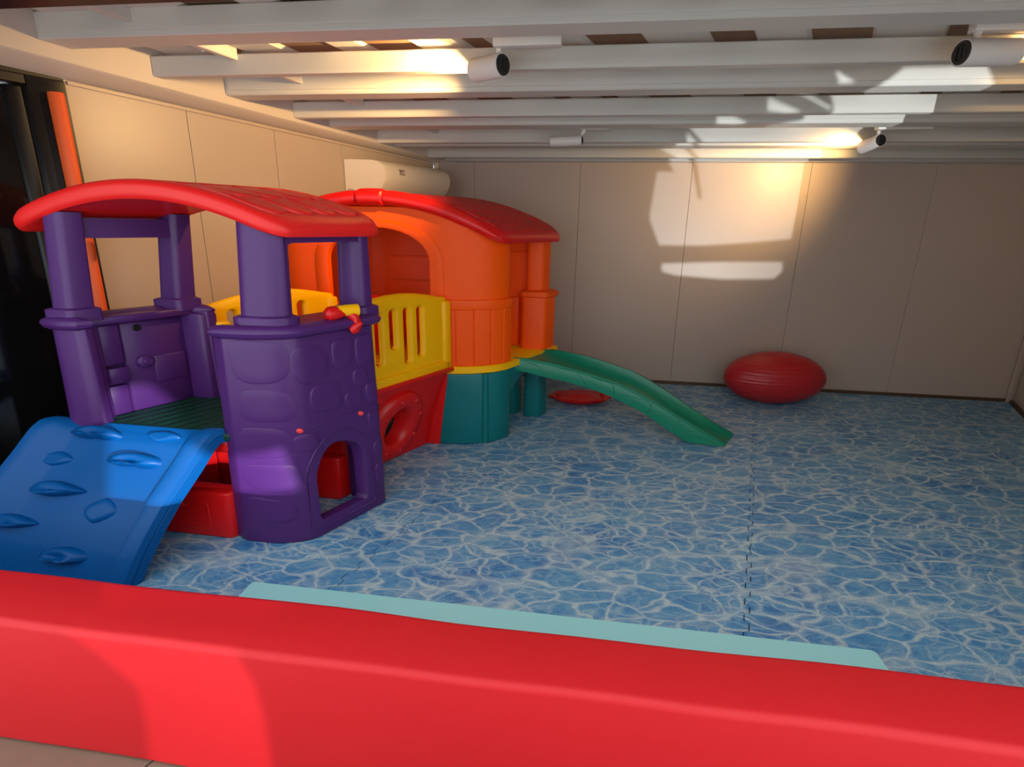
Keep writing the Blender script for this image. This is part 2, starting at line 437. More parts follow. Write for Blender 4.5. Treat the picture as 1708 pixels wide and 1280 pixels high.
# walls
def wall_with_panels(name, seams, along, z0, ztop, thick):
    """along(s, off, z) -> point; panels between seams stand 6 mm proud of the core"""
    core = bmesh.new()
    n = len(seams)
    a, b = seams[0], seams[-1]
    verts = []
    for off in (-thick, -0.008):
        verts.append([core.verts.new(along(a, off, z0)), core.verts.new(along(b, off, z0)), core.verts.new(along(b, off, ztop(b))), core.verts.new(along(a, off, ztop(a)))])
    A_, B_ = verts
    core.faces.new(A_[::-1]); core.faces.new(B_)
    for i in range(4): core.faces.new((A_[i], A_[(i + 1) % 4], B_[(i + 1) % 4], B_[i]))
    o = obj(name, core, 'core', kind='structure')
    for i in range(n - 1):
        s0, s1 = seams[i] + 0.0014, seams[i + 1] - 0.0014
        t = bmesh.new()
        r = []
        for off in (-0.008, -0.0015, 0.0):
            ins = 0.0018 if off == 0.0 else 0.0
            r.append([along(s0 + ins, off, z0), along(s1 - ins, off, z0), along(s1 - ins, off, ztop(s1)), along(s0 + ins, off, ztop(s0))])
        loft(t, r, True, True)
        obj('wall_panel', t, 'wall', o, sharp=15)
    return o
WN = Vector((0.857, -0.514, 0)).normalized()       # left wall inward normal
u_seams = [0.0, 0.42, 1.478, 2.535, 3.605, 4.675, W_U]
wb = wall_with_panels('wall_back', u_seams, lambda s, off, z: RM(s, 0, z) - NB * off, -0.02, lambda s: 2.30, 0.12)
v_seams = [0.0, 0.572, 1.19, 1.815, 2.437, 3.07]
wl = wall_with_panels('wall_left', v_seams, lambda s, off, z: RM(0, s, z) + WN * off, -0.02, lambda s: roof_z(s) + 0.12, 0.12)
wr = wall_with_panels('wall_right', [0.0, 0.62, 1.24, 1.86, 2.48, 3.1, 3.72, 4.34, 4.9], lambda s, off, z: RM(W_U, s, z) - WN * off, -0.02, lambda s: roof_z(s) + 0.12, 0.12)
bb = obj('baseboard_back', box(bmesh.new(), (0.02, 0.0, -0.018), (W_U - 0.02, 0.03, 0.026), 0.003, 1, rm), 'baseb', kind='structure')
obj('baseboard_right', box(bmesh.new(), (W_U - 0.035, 0.0, -0.018), (W_U - 0.001, 4.8, 0.022), 0.003, 1, rm), 'baseb', kind='structure')
obj('trim_1', box(bmesh.new(), (W_U - 0.07, 0.0, 0.0), (W_U - 0.0, 0.045, 2.28), 0.004, 1, rm), 'wall', kind='structure')

# black door in the left wall
door = bpy.data.objects.new('door_1', None); C.objects.link(door); door['kind'] = 'structure'
DV0, DV1, DZ = 3.075, 4.9, 2.285
obj('door_frame', box(box(box(box(bmesh.new(), (-0.10, DV0, -0.01), (0.02, DV0 + 0.17, DZ), 0.006, 1, rm), (-0.10, DV1 - 0.12, -0.01), (0.02, DV1, DZ), 0.006, 1, rm),
    (-0.10, DV0 + 0.17, DZ - 0.05), (0.02, DV1 - 0.12, DZ), 0.006, 1, rm), (-0.10, DV0 + 0.17, -0.01), (0.015, DV1 - 0.12, 0.08), 0.006, 1, rm), 'black', door)
obj('door_panel', box(bmesh.new(), (-0.05, DV0 + 0.24, 0.085), (-0.03, DV1 - 0.13, DZ - 0.055), 0.002, 1, rm), 'blackglass', door)
obj('door_stile', box(bmesh.new(), (-0.06, DV0 + 0.172, 0.085), (-0.012, DV0 + 0.235, DZ - 0.055), 0.004, 1, rm), 'black', door)
obj('door_lintel', box(bmesh.new(), (-0.12, DV0, DZ + 0.002), (0.0, DV1, DZ + 0.45), 0.0, 1, rm), 'black', door)

# roof: boards over beams
ceil = bmesh.new()
for lo_hi in [0]:
    vs = []
    for dz in (0.135, 0.20):
        vs.append([RM(-0.3, -0.3, roof_z(-0.3) + dz), RM(W_U + 0.3, -0.3, roof_z(-0.3) + dz), RM(W_U + 0.3, V_FRONT + 0.1, roof_z(V_FRONT) + dz), RM(-0.3, V_FRONT + 0.1, roof_z(V_FRONT) + dz)])
    loft(ceil, vs, True, True)
ceiling = obj('ceiling', ceil, 'board', kind='structure')
random.seed(11)
x = 0.22
while x < W_U:
    wd = random.choice((0.20, 0.27, 0.34)); 
    t = bmesh.new(); drop = random.uniform(0.014, 0.03)
    rr = []
    for v in (0.02, V_FRONT):
        z = roof_z(v)
        rr.append([RM(x, v, z + 0.134), RM(x + 0.02, v, z + 0.134 - drop), RM(x + wd - 0.02, v, z + 0.134 - drop), RM(x + wd, v, z + 0.134)])
    loft(t, rr, True, True)
    obj('roof_slat', t, 'slat', ceiling)
    x += wd + random.choice((0.12, 0.20, 0.27))

def strip(v0, v1, zb, zt, ua, ub, bev=0.006):
    """beam along the back-wall direction between v0<v1"""
    t = bmesh.new()
    box(t, (ua, v0, zb), (ub, v1, zt), bev, 1)
    for p in t.verts:
        zc = p.co.z + (roof_z(p.co.y) - roof_z((v0 + v1) / 2)); p.co = RM(p.co.x, p.co.y, zc)
    return t
UG = 0.16
beams = [(2.867, 2.995, 0), (2.466, 2.52, 1), (2.01, 2.125, 0), (1.617, 1.665, 1), (1.255, 1.375, 0), (0.855, 0.905, 1), (0.601, 0.715, 0), (0.267, 0.31, 1), (0.012, 0.075, 0)]
bl = []
for s0, s1, narrow in beams:
    v0, v1 = s0 / PERV, s1 / PERV
    zb = roof_z((v0 + v1) / 2) - 0.014 * narrow
    t = strip(v0, v1, zb, zb + (0.104 if narrow else 0.118), UG, W_U)
    if not narrow:   # lip along the front of the wide channels
        merge(t, strip(v1 - 0.012, v1 + 0.010, zb + 0.030, zb + 0.120, UG + 0.03, W_U, 0.003))
    b = obj('beam', t, 'beam', ceiling); bl.append((v0, v1))
# short joists between the beams near the left girder
allb = [(4.35, 4.36)] + bl
for i in range(6):
    va, vb = allb[i + 1][1], allb[i][0]
    t = bmesh.new(); box(t, (0.66, va, 0.055), (0.70, vb, 0.12), 0.004, 1)
    for p in t.verts: p.co = RM(p.co.x, p.co.y, p.co.z + roof_z(p.co.y))
    obj('joist', t, 'beam', ceiling)
# girder on the left wall carrying the beams
t = bmesh.new()
rr = []
for v in (0.0, V_FRONT):
    z = girder_z(v); zt = roof_z(v) + 0.13
    zw = 2.180 + 0.038 * v
    rr.append([RM(0.002, v, zw + 0.004), RM(0.006, v, zw), RM(UG - 0.006, v, z), RM(UG, v, z + 0.006), RM(UG, v, zt), RM(0.002, v, zt)])
loft(t, rr, True, True)
gir = obj('girder', t, 'girder', ceiling)
t = bmesh.new()
rr = []
for v in (0.0, 3.06):
    z = 2.180 + 0.038 * v
    rr.append([RM(0.002, v, z - 0.022), RM(0.014, v, z - 0.022), RM(0.014, v, z - 0.006), RM(0.002, v, z - 0.006)])
loft(t, rr, True, True)
obj('girder_edge_strip', t, 'wall', ceiling)
# black shutter box over the open front
obj('trim_2', box(bmesh.new(), (-0.3, 4.35, 2.196), (W_U + 0.4, 4.47, 2.68), 0.006, 1, rm), 'black', kind='structure')

# ------------------------------------------------------------------ spot lamps
def lamp(name_label, base_c, base_len, body_a, body_b, rad, light=None):
    """base box on the roof, stem, cylindrical body from rear cap (body_a) to mouth (body_b)"""
    base_c = Vector(base_c); A_ = Vector(body_a); B_ = Vector(body_b)
    t = thing('spot_lamp', name_label, 'lamp', base_c, 'white spot lamps under the roof')
    L = lambda p: Vector(p) - base_c
    zt = base_c.z + 0.10
    bm = bmesh.new()
    hw = base_len / 2
    fn = lambda q: L(base_c + D1 * q.x + (-NB) * q.y + Vector((0, 0, q.z)))
    box(bm, (-hw, -0.03, 0.0), (hw, 0.03, 0.045), 0.004, 2, fn)
    obj('base_box', bm, 'white', t)
    dirv = (B_ - A_).normalized()
    mid = A_ + dirv * 0.03
    stem_top = Vector((mid.x, mid.y, base_c.z + 0.002))
    if abs(D1.dot(stem_top - base_c)) > hw - 0.02:
        stem_top = base_c + D1 * math.copysign(hw - 0.03, D1.dot(stem_top - base_c)) + Vector((0, 0, 0.002))
    bm = bmesh.new(); tube(bm, [L(stem_top), L(stem_top.lerp(mid, 0.6)), L(mid + Vector((0, 0, rad * 0.7)))], [0.016, 0.014, 0.009], 12)
    obj('stem', bm, 'white', t)
    a = dirv.cross(Vector((0, 0, 1))).normalized(); b = a.cross(dirv)
    bm = bmesh.new(); rings = []
    n = 28
    for d, r in ((0.006, rad * 0.86), (0.0, rad * 0.90), (0.0, rad * 0.98), (0.004, rad), (1.0, rad), (1.0, rad * 0.93), (0.93, rad * 0.9), (0.90, rad * 0.6), (0.90, 0.002)):
        ln = (B_ - A_).length; dd = d if d < 0.02 else d * ln
        rings.append([L(A_ + dirv * dd + a * r * math.cos(2 * PI * i / n) + b * r * math.sin(2 * PI * i / n)) for i in range(n)])
    loft(bm, rings, True, False)
    bm.faces.new(bm.verts[:0] or [v for v in bm.verts][:n][::-1])
    obj('lamp_body', bm, 'white', t)
    bm = bmesh.new(); rings = []
    for d, r in ((-0.004, rad * 0.62), (-0.004, rad * 0.84), (0.004, rad * 0.86)):
        rings.append([L(A_ + dirv * d + a * r * math.cos(2 * PI * i / n) + b * r * math.sin(2 * PI * i / n)) for i in range(n)])
    rings.insert(0, [L(A_ + dirv * 0.001 + a * rad * 0.58 * math.cos(2 * PI * i / n) + b * rad * 0.58 * math.sin(2 * PI * i / n)) for i in range(n)])
    loft(bm, rings, True, True)
    cap = obj('rear_cap', bm, 'darkcap', t, label='dark ribbed rear cap')
    for i in range(3):
        o_ = (i - 1) * rad * 0.42
        bm = bmesh.new()
        tube(bm, [L(A_ - dirv * 0.006 + a * o_ - b * rad * 0.4), L(A_ - dirv * 0.006 + a * o_ + b * rad * 0.4)], 0.004, 6)
        obj('cap_rib', bm, 'darkcap', cap)
    if light:
        bm = bmesh.new()
        rings = [[L(A_ + dirv * (ln * 0.895 - e) + a * r * math.cos(2 * PI * i / n) + b * r * math.sin(2 * PI * i / n)) for i in range(n)] for e, r in ((0, rad * 0.5), (0.003, rad * 0.7))]
        loft(bm, rings, True, True); obj('lens', bm, 'lens', t, label='glowing warm lens')
        pw, deg, blend, tgt = light
        s = spot('lamp_light', B_ + dirv * 0.012, tgt or (B_ + dirv), pw, deg, blend, (1.0, 0.60, 0.22), 0.02)
    return t
zA = roof_z(2.99)
lamp('white spot lamp glowing nearest the front, aimed at the left wall', RM(2.425, 2.97, 2.418), 0.33, RM(2.305, 2.965, 2.346), RM(2.09, 2.84, 2.352), 0.054, (100, 105, 0.8, (-1.75, 3.95, 2.08)))
lamp('white spot lamp at the upper right edge, pointing away to the right', RM(4.55, 2.95, 2.436), 0.36, RM(4.345, 2.99, 2.350), RM(4.57, 2.93, 2.362), 0.054, (24, 130, 0.7, None))
lamp('small white spot lamp pointing left in the middle, unlit', RM(2.10, 1.27, 2.292), 0.22, RM(2.005, 1.275, 2.222), RM(1.755, 1.25, 2.216), 0.037, None)
lamp('white spot lamp glowing toward the back wall, dark cap facing the room', RM(4.26, 1.27, 2.285), 0.36, RM(4.125, 1.24, 2.222), RM(4.01, 1.05, 2.196), 0.045, (62, 118, 0.9, (2.25, 5.1, 2.20)))

# ------------------------------------------------------------------ air conditioner
acv0, acv1, acu = 0.30, 1.185, 0.37
aco = RM(0, 0.74, 1.80)
ac = thing('air_conditioner', 'white wall-mounted air conditioner high in the far left corner', 'air conditioner', aco)
AL = lambda u, v, z: RM(u, v, z) - aco
prof = [(0.004, 1.80), (0.10, 1.795), (0.22, 1.80), (0.28, 1.825), (0.33, 1.875), (0.362, 1.945), (0.365, 2.0), (0.35, 2.045), (0.315, 2.078), (0.26, 2.093), (0.1, 2.098), (0.004, 2.098)]
bm = bmesh.new()
rings = []
cu_, cz_ = 0.18, 1.95
for v, k in ((acv0, 0.96), (acv0 + 0.01, 0.99), (acv0 + 0.03, 1.0), (acv1 - 0.03, 1.0), (acv1 - 0.008, 0.995), (acv1, 0.97)):
    rings.append([AL(max(0.004, cu_ + (u - cu_) * k), v, cz_ + (z - cz_) * k) for u, z in prof])
loft(bm, rings, True, True)
ab = obj('casing', bm, 'ac', ac, sharp=40)
bm = bmesh.new(); box(bm, (0.20, acv0 + 0.06, 1.785), (0.30, acv1 - 0.06, 1.80), 0.003, 1, lambda q: AL(q.x, q.y, q.z)); obj('louvre', bm, 'ac', ac)
bm = bmesh.new(); box(bm, (0.353, acv1 - 0.24, 1.985), (0.3685, acv1 - 0.17, 2.032), 0.0, 1, lambda q: AL(q.x - max(0, q.z - 2.0) * 0.30, q.y, q.z)); lb_ = obj('energy_label', bm, 'ac_label', ac, label='small pale energy sticker with grey print')
for z0_, z1_, v0_, v1_ in ((2.022, 2.028, 0.235, 0.175), (2.005, 2.017, 0.195, 0.178), (1.988, 1.992, 0.232, 0.176)):
    bm = bmesh.new(); box(bm, (0.36, acv1 - v0_, z0_), (0.3695, acv1 - v1_, z1_), 0.0, 1, lambda q: AL(q.x - max(0, q.z - 2.0) * 0.30, q.y, q.z)); obj('print_mark', bm, 'ac_dark', lb_)
bm = bmesh.new()
for r0_, in ((0.022,),):
    ring = [AL(0.055 + r0_ * 1.6 * math.cos(2 * PI * i / 24), acv1 + 0.002, 1.838 + r0_ * math.sin(2 * PI * i / 24)) for i in range(25)]
    tube(bm, ring, 0.0022, 5, False)
obj('round_emblem', bm, 'ac_dark', ac)
bm = bmesh.new(); tube(bm, [AL(0.05, acv0 + 0.02, 2.06), AL(0.06, 0.16, 2.07), AL(0.06, 0.06, 2.10), AL(0.05, 0.03, 2.17)], 0.022, 8); obj('coolant_pipe', bm, 'ac', ac)

# ------------------------------------------------------------------ orange foam tube by the door
pu, pv = 0.06, 3.16
pc = RM(pu, pv, 0)
bm = bmesh.new()
n = 20
rings = [[(0.040 * math.cos(2 * PI * i / n) * (1 if z < 2.21 else 0.93), 0.03 * math.sin(2 * PI * i / n) * (1 if z < 2.21 else 0.93), z) for i in range(n)] for z in (0.001, 0.02, 0.6, 1.2, 1.8, 2.205, 2.215)]
loft(bm, rings)
o = obj('foam_tube', bm, 'foam'); o.location = pc; o['label'] = 'tall orange foam tube standing upright beside the black door'; o['category'] = 'tube'

# ------------------------------------------------------------------ red barrier and aqua mat
bo = RM(2.5, V_FRONT, 0)
def bar_fn(q):  # q.x along D1, q.y toward the room (+NB)
    return q
bm = bmesh.new()
box(bm, (-3.72, 0.0, 0.0), (1.95, 0.215, 0.475), 0.022, 4)
bmesh.ops.subdivide_edges(bm, edges=[e for e in bm.edges if abs(e.verts[0].co.x - e.verts[1].co.x) > 1], cuts=60)
import mathutils.noise as mn
for v in bm.verts:
    k_ = mn.noise(Vector((v.co.x * 2.1, v.co.y * 3, v.co.z * 3))) * 0.006
    q = Vector((v.co.x, v.co.y, v.co.z))
    if 0.03 < q.z: q.z += k_ * 0.6
    q.y += k_
    v.co = D1 * q.x + NB * q.y + Vector((0, 0, q.z))
bar = obj('foam_barrier', bm, 'bar', sharp=60)
g_ = Vector((-1.609, 1.291, 0)); bar.location = g_ + D1 * 2.0
bar['label'] = 'long red vinyl foam barrier across the foreground'; bar['category'] = 'barrier'
bm = bmesh.new()
for s_ in (-2.35, 2.2):
    box(bm, (s_ - 0.002, -0.004, 0.01), (s_ + 0.002, 0.219, 0.479), 0.0, 1, lambda q: D1 * q.x + NB * q.y + Vector((0, 0, q.z)))
tm0 = Vector((-1.16, 2.05, 0)); tm1 = Vector((1.435, 1.70, 0))
tdir = (tm1 - tm0).normalized(); tn = Vector((-tdir.y, tdir.x, 0)); TL = (tm1 - tm0).length
tmat = thing('gym_mat', 'thin aqua vinyl mat lying behind the red barrier', 'mat', tm0)
bm = bmesh.new()
out = rrect(0, -0.36, TL, 0, 0.018, 5)
rings = []
for z, ins in ((0.0185, 0.004), (0.024, 0.0), (0.045, 0.0), (0.052, 0.006)):
    cx_, cy_ = TL / 2, -0.18
    rings.append([tdir * (cx_ + (x - cx_) * (1 - ins / cx_)) + tn * (cy_ + (y - cy_) * (1 - ins / 0.18)) + Vector((0, 0, z - 0.018)) for x, y in out])
loft(bm, rings); obj('mat_cover', bm, 'mat_teal', tmat)
bm = bmesh.new()
tube(bm, [tdir * x + tn * y + Vector((0, 0, 0.020)) for x, y in out + [out[0]]], 0.006, 6, False)
obj('edge_piping', bm, 'white_edge', tmat, label='white piping round the edge')

# ------------------------------------------------------------------ ball, disc
bm = bmesh.new(); bmesh.ops.create_uvsphere(bm, u_segments=64, v_segments=40, radius=1)
for v in bm.verts:
    z = max(v.co.z, -0.965); ridge = 0.006 * math.sin(z * 46) if z < 0.1 else 0
    v.co = Vector((v.co.x * 0.475 * (1 + ridge), v.co.y * 0.275 * (1 + ridge), (z + 0.965) * 0.247))
ball = obj('gym_ball', bm, 'ball', sharp=80); ball.location = (2.50, 4.90, 0.001)
ball['label'] = 'large glossy red ball resting by the back wall'; ball['category'] = 'ball'

dsk = thing('balance_disc', 'small red plastic disc lying on the floor behind the green slide', 'disc', (0.645, 4.76, 0.0))
bm = bmesh.new(); rings = []
n = 60
for r, z in ((0.30, 0.0), (0.62, 0.012), (0.95, 0.052), (1.0, 0.066), (0.96, 0.074), (0.80, 0.066), (0.40, 0.078), (0.28, 0.09), (0.02, 0.094)):
    rings.append([(0.29 * r * (1 + 0.05 * (r > 0.7) * math.cos(8 * 2 * PI * i / n)) * math.cos(2 * PI * i / n), 0.165 * r * (1 + 0.05 * (r > 0.7) * math.cos(8 * 2 * PI * i / n)) * math.sin(2 * PI * i / n), z) for i in range(n)])
loft(bm, rings); obj('disc_body', bm, 'red', dsk)
for sx in (-1, 1):
    bm = bmesh.new(); tube(bm, [(sx * 0.20, -0.05, 0.075), (sx * 0.215, 0, 0.082), (sx * 0.20, 0.05, 0.075)], 0.012, 8); obj('hand_grip', bm, 'red', dsk)

# ================================================================== playset
ORG = Vector((-1.24, 2.402, 0))
def T(a, b, z): return Vector((1.70 * a + 0.63 * b, -0.26 * a + 0.925 * b, z))
def tf(q): return T(q.x, q.y, q.z)
play = thing('climbing_playset', 'big colourful plastic climbing playset with purple tower, orange house, blue ramp and green slide', 'playset', ORG)

# ---- tower walls
RP = Path([(-0.118, 0.035), (-0.065, 0.0), (0.10, 0.0), (0.10, 0.56), (-0.035, 0.56)], [0, 0.02, 0.10, 0.09, 0], 1, 8)
def wall_map(path, mirror=False, flare=0.0):
    def f(q):
        p, n = path.at(q.x)
        fl = flare * max(0.0, 1 - q.y / 1.05)
        p = p + n * (q.z + fl)
        a = -0.52 - p.x if mirror else p.x
        return T(a, p.y, q.y)
    return f
s_arch0, s_arch1 = RP.s_of((0.10, 0.11)), RP.s_of((0.10, 0.385))
def arch(s0, s1, z0, z1, n=14, lob=0.0):
    cx_, rx = (s0 + s1) / 2, (s1 - s0) / 2
    pts = [(s0 + 0.015, z0), (s1 - 0.015, z0), (s1, z0 + 0.02)]
    zs = z1 - rx * 1.15
    for i in range(n + 1):
        t = PI * i / n; pts.append((cx_ + rx * math.cos(t), zs + (z1 - zs) * math.sin(t) + lob * math.sin(4 * t)))
    pts.append((s0, z0 + 0.02)); return pts
rmap = wall_map(RP, False, 0.012)
hole = arch(s_arch0, s_arch1, 0.09, 0.485, 14, 0.008)
outer = [(0, 0.002), (RP.L, 0.002), (RP.L, 1.10), (0, 1.10)]
bm = flat_panel(outer, [hole], 0.045, 0.008, RP.cuts(), (0.3, 0.6, 0.85))
rw = obj('tower_wall', mapped(bm, rmap), 'purple', play, label='purple tower wall with stone relief and arched crawl hole')
def ledge(path, fn_mirror, parent, z=1.10, extra=0.0):
    bm = bmesh.new(); rings = []
    m = 30
    for i in range(m + 1):
        s = -extra + (path.L + 2 * extra) * i / m
        p, n_ = path.at(s)
        e = 0.3 if i in (0, m) else (0.8 if i in (1, m - 1) else 1.0)
        ring = []
        for x, y in circle(12, 0.042 * e, 0.034 * e):
            q = p + n_ * (x - 0.012); a = -0.52 - q.x if fn_mirror else q.x
            ring.append(T(a, q.y, z + y))
        rings.append(ring)
    loft(bm, rings); return obj('ledge_rim', bm, 'purple', parent)
ledge(RP, False, rw)
# flat shelf joining the ledge to the inside
bm = bmesh.new(); box(bm, (-0.10, 0.02, 1.075), (0.075, 0.545, 1.118), 0.01, 2, tf); obj('ledge_shelf', bm, 'purple', rw)
# stone relief on the right wall
def relief(parent, fmap, cx_, cz_, rx, rz, seed, h=0.007, m='purple', name='stone_relief', n=22, sq=3.4):
    rnd = random.Random(seed); ph = [rnd.uniform(0, 6.28) for _ in range(3)]
    t = bmesh.new(); rings = []
    def rad(th):
        c_, s_ = abs(math.cos(th)), abs(math.sin(th))
        r = (c_ ** sq + s_ ** sq) ** (-1 / sq)
        return r * (1 + 0.06 * math.sin(2 * th + ph[0]) + 0.05 * math.sin(3 * th + ph[1]))
    for k_, hh in ((1.0, -0.004), (0.975, h * 0.75), (0.93, h), (0.6, h), (0.25, h)):
        rings.append([fmap(Vector((cx_ + rx * k_ * rad(2 * PI * i / n) * math.cos(2 * PI * i / n), cz_ + rz * k_ * rad(2 * PI * i / n) * math.sin(2 * PI * i / n), hh))) for i in range(n)])
    loft(t, rings, True, True)
    return obj(name, t, m, parent, sharp=60)
Lr = RP.L
S = lambda a, b: RP.s_of((a, b))
st = [(S(0.10, .14), 0.93, 0.085, 0.095), (S(0.10, .31), 0.955, 0.06, 0.075), (S(0.10, .435), 0.95, 0.055, 0.08),
      (S(0.10, .20), 0.745, 0.085, 0.075), (S(0.10, .40), 0.80, 0.045, 0.05), (S(0.10, .35), 0.69, 0.05, 0.05), (S(0.10, .46), 0.70, 0.035, 0.06),
      (S(0.03, .0), 0.965, 0.085, 0.10), (S(0.04, .0), 0.745, 0.08, 0.08), (S(0.02, .0), 0.555, 0.075, 0.085), (S(0.03, .0), 0.37, 0.08, 0.075), (S(0.01, .0), 0.19, 0.07, 0.07),
      (S(0.10, .46), 0.53, 0.04, 0.06), (S(0.10, .475), 0.36, 0.035, 0.055), (S(0.10, .475), 0.21, 0.035, 0.06), (S(0.10, .085), 0.54, 0.05, 0.05)]
for i, (s_, z_, rx, rz) in enumerate(st):
    relief(rw, rmap, s_, z_, rx, rz, 30 + i, 0.0032)
# arch moulding
def outline_tube(path_pts, fmap, r, m, parent, name, off=0.0, n=8, closed=False):
    t = bmesh.new(); tube(t, [fmap(Vector((x, y, off))) for x, y in path_pts], r, n); return obj(name, t, m, parent, sharp=60)
mo = arch(s_arch0 - 0.045, s_arch1 + 0.045, 0.05, 0.55, 20)
outline_tube(mo[3:] + [mo[0], mo[1], mo[2], mo[3]], rmap, 0.006, 'purple', rw, 'arch_moulding')
outline_tube([(S(0.04, 0), 0.60), (S(0.10, .1), 0.615), (S(0.10, .3), 0.625), (S(0.10, .47), 0.625)], rmap, 0.0035, 'purple', rw, 'seam_ridge')
# red bolts
for s_, z_ in ((S(0.10, .055), 0.612), (S(0.10, .375), 0.602)):
    t = bmesh.new(); rings = []
    for r_, h_ in ((0.013, -0.002), (0.013, 0.008), (0.009, 0.012), (0.003, 0.013)):
        rings.append([rmap(Vector((s_ + r_ * 0.6 * math.cos(2 * PI * i / 14), z_ + r_ * math.sin(2 * PI * i / 14), h_))) for i in range(14)])
    loft(t, rings); obj('bolt', t, 'bolt', rw, label='red plastic bolt')

# ---- left tower wall, seen from inside
LP = Path([(-0.01, 0.055), (-0.02, 0.0), (0.10, 0.0), (0.10, 0.56), (-0.035, 0.56)], [0, 0.02, 0.05, 0.09, 0], 1, 8)
lmap = wall_map(LP, True, 0.02)
bm = flat_panel([(0, 0.002), (LP.L, 0.002), (LP.L, 1.10), (0, 1.10)], [], 0.045, 0.008, LP.cuts(), (0.3, 0.6, 0.85))
lw_ = obj('tower_wall', mapped(bm, lmap), 'purple', play, label='plain purple tower wall on the left, its inner side showing')
ledge(LP, True, lw_)
bm = bmesh.new(); box(bm, (-0.595, 0.02, 1.075), (-0.53, 0.55, 1.118), 0.01, 2, tf); obj('ledge_shelf', bm, 'purple', lw_)
bm = bmesh.new(); box(bm, (-0.605, 0.012, 0.56), (-0.538, 0.11, 1.09), 0.012, 2, tf); obj('inner_pillar', bm, 'purple', lw_)
for z0_, z1_, d_ in ((0.86, 1.07, 0.55), (0.76, 0.845, 0.54), (0.585, 0.745, 0.555)):
    bm = bmesh.new(); box(bm, (-0.60, 0.115, z0_), (-d_, 0.20, z1_), 0.008, 2, tf); obj('moulded_step', bm, 'purple', lw_)
bm = bmesh.new(); box(bm, (-0.60, 0.215, 0.58), (-0.562, 0.50, 1.07), 0.01, 2, tf); obj('inner_panel', bm, 'purple', lw_)
bm = bmesh.new(); box(bm, (-0.60, 0.33, 0.72), (-0.556, 0.48, 0.87), 0.006, 2, tf); obj('recess_panel', bm, 'purple', lw_)
bm = bmesh.new(); box(bm, (-0.60, 0.49, 0.57), (-0.49, 0.575, 1.085), 0.012, 2, tf); obj('inner_pillar', bm, 'purple', lw_)
for z_, r_, m_, nm in ((1.035, 0.018, 'black', 'dark_hole'), (0.85, 0.034, 'purple', 'round_boss'), (0.85, 0.02, 'purple', 'round_boss')):
    bm = bmesh.new(); rings = []
    x0 = -0.558 if nm == 'dark_hole' else (-0.548 if r_ > 0.03 else -0.538)
    for dx, k_ in ((-0.02, 1.0), (-0.003, 1.0), (0.0, 0.85)):
        rings.append([T(x0 + dx, 0.285 + r_ * k_ * math.cos(2 * PI * i / 16), z_ + r_ * k_ * math.sin(2 * PI * i / 16)) for i in range(16)])
    loft(bm, rings); obj(nm, bm, m_, lw_)

# ---- columns and headers
def column(a0, a1, b0, b1, z0, z1, r, name='tower_column', taper=0.004, lean=0.0):
    bm = bmesh.new(); rings = []
    for z, k_ in ((z0, 0), (z0 + 0.01, 1), (z1, 2)):
        tt = taper * (z - z0) / (z1 - z0) * 1.0
        rings.append([T(x + lean * (z - z0) / (z1 - z0), y, z) for x, y in rrect(a0 + tt, b0 + tt, a1 - tt, b1 - tt, r, 6)])
    loft(bm, rings)
    o = obj(name, bm, 'purple', play, sharp=50)
    bm = bmesh.new(); rings = []
    e = 0.013
    for z, ee in ((z0 - 0.005, e), (z0 + 0.055, e), (z0 + 0.063, e * 0.3), (z0 + 0.063, -0.01)):
        rings.append([T(x, y, z) for x, y in rrect(a0 - ee, b0 - ee, a1 + ee, b1 + ee, r, 6)])
    loft(bm, rings); obj('collar', bm, 'purple', o, sharp=50)
    return o
column(-0.052, 0.078, 0.035, 0.15, 1.11, 1.60, 0.055, lean=0.016)
column(0.005, 0.090, 0.455, 0.545, 1.11, 1.57, 0.03, lean=0.004)
column(-0.604, -0.536, 0.015, 0.115, 1.11, 1.62, 0.018, lean=0.032)
column(-0.612, -0.538, 0.455, 0.55, 1.11, 1.62, 0.018, lean=0.034)
def header(a0, a1, b0, b1, z0, z1, r, n=8):
    """side header between two columns with rounded window corners (profile in b,z)"""
    pts = [(b0, z1), (b1, z1), (b1, z0 - r)]
    for i in range(n + 1): t = PI / 2 * i / n; pts.append((b1 - r + r * math.cos(t), z0 - r + r * math.sin(t)))
    for i in range(n + 1): t = PI / 2 * i / n; pts.append((b0 + r - r * math.sin(t), z0 - r + r * math.cos(t)))
    pts.append((b0, z0 - r))
    bm = flat_panel(pts, [], a1 - a0, 0.006)
    for v in bm.verts: v.co = T(a1 + v.co.z, v.co.x, v.co.y)
    return obj('window_header', bm, 'purple', play, sharp=50)
header(-0.565, -0.528, 0.075, 0.50, 1.495, 1.60, 0.045)
header(0.03, 0.085, 0.10, 0.49, 1.495, 1.59, 0.04)

# ---- tower deck and red base
bm = bmesh.new(); box(bm, (-0.585, 0.01, 0.545), (0.055, 0.60, 0.585), 0.008, 2, tf); dk = obj('tower_deck', bm, 'deckgreen', play, label='dark green tower floor')
for i in range(14):
    a_ = -0.56 + i * 0.045
    bm = bmesh.new(); box(bm, (a_, 0.03, 0.583), (a_ + 0.034, 0.59, 0.5865), 0.0012, 1, tf); obj('deck_rib', bm, 'deckgreen', dk)
bm = bmesh.new(); box(bm, (-0.505, -0.01, 0.0), (-0.115, 0.10, 0.262), 0.014, 3, tf); fb = obj('base_box', bm, 'red', play)
bm = flat_panel(rrect(-0.44, 0.055, -0.18, 0.20, 0.012), [rrect(-0.432, 0.063, -0.188, 0.192, 0.01)], 0.008, 0.002)
for v in bm.verts: v.co = T(v.co.x, -0.0085 + v.co.z * 0.6, v.co.y)
obj('recess_edge', bm, 'red', fb)
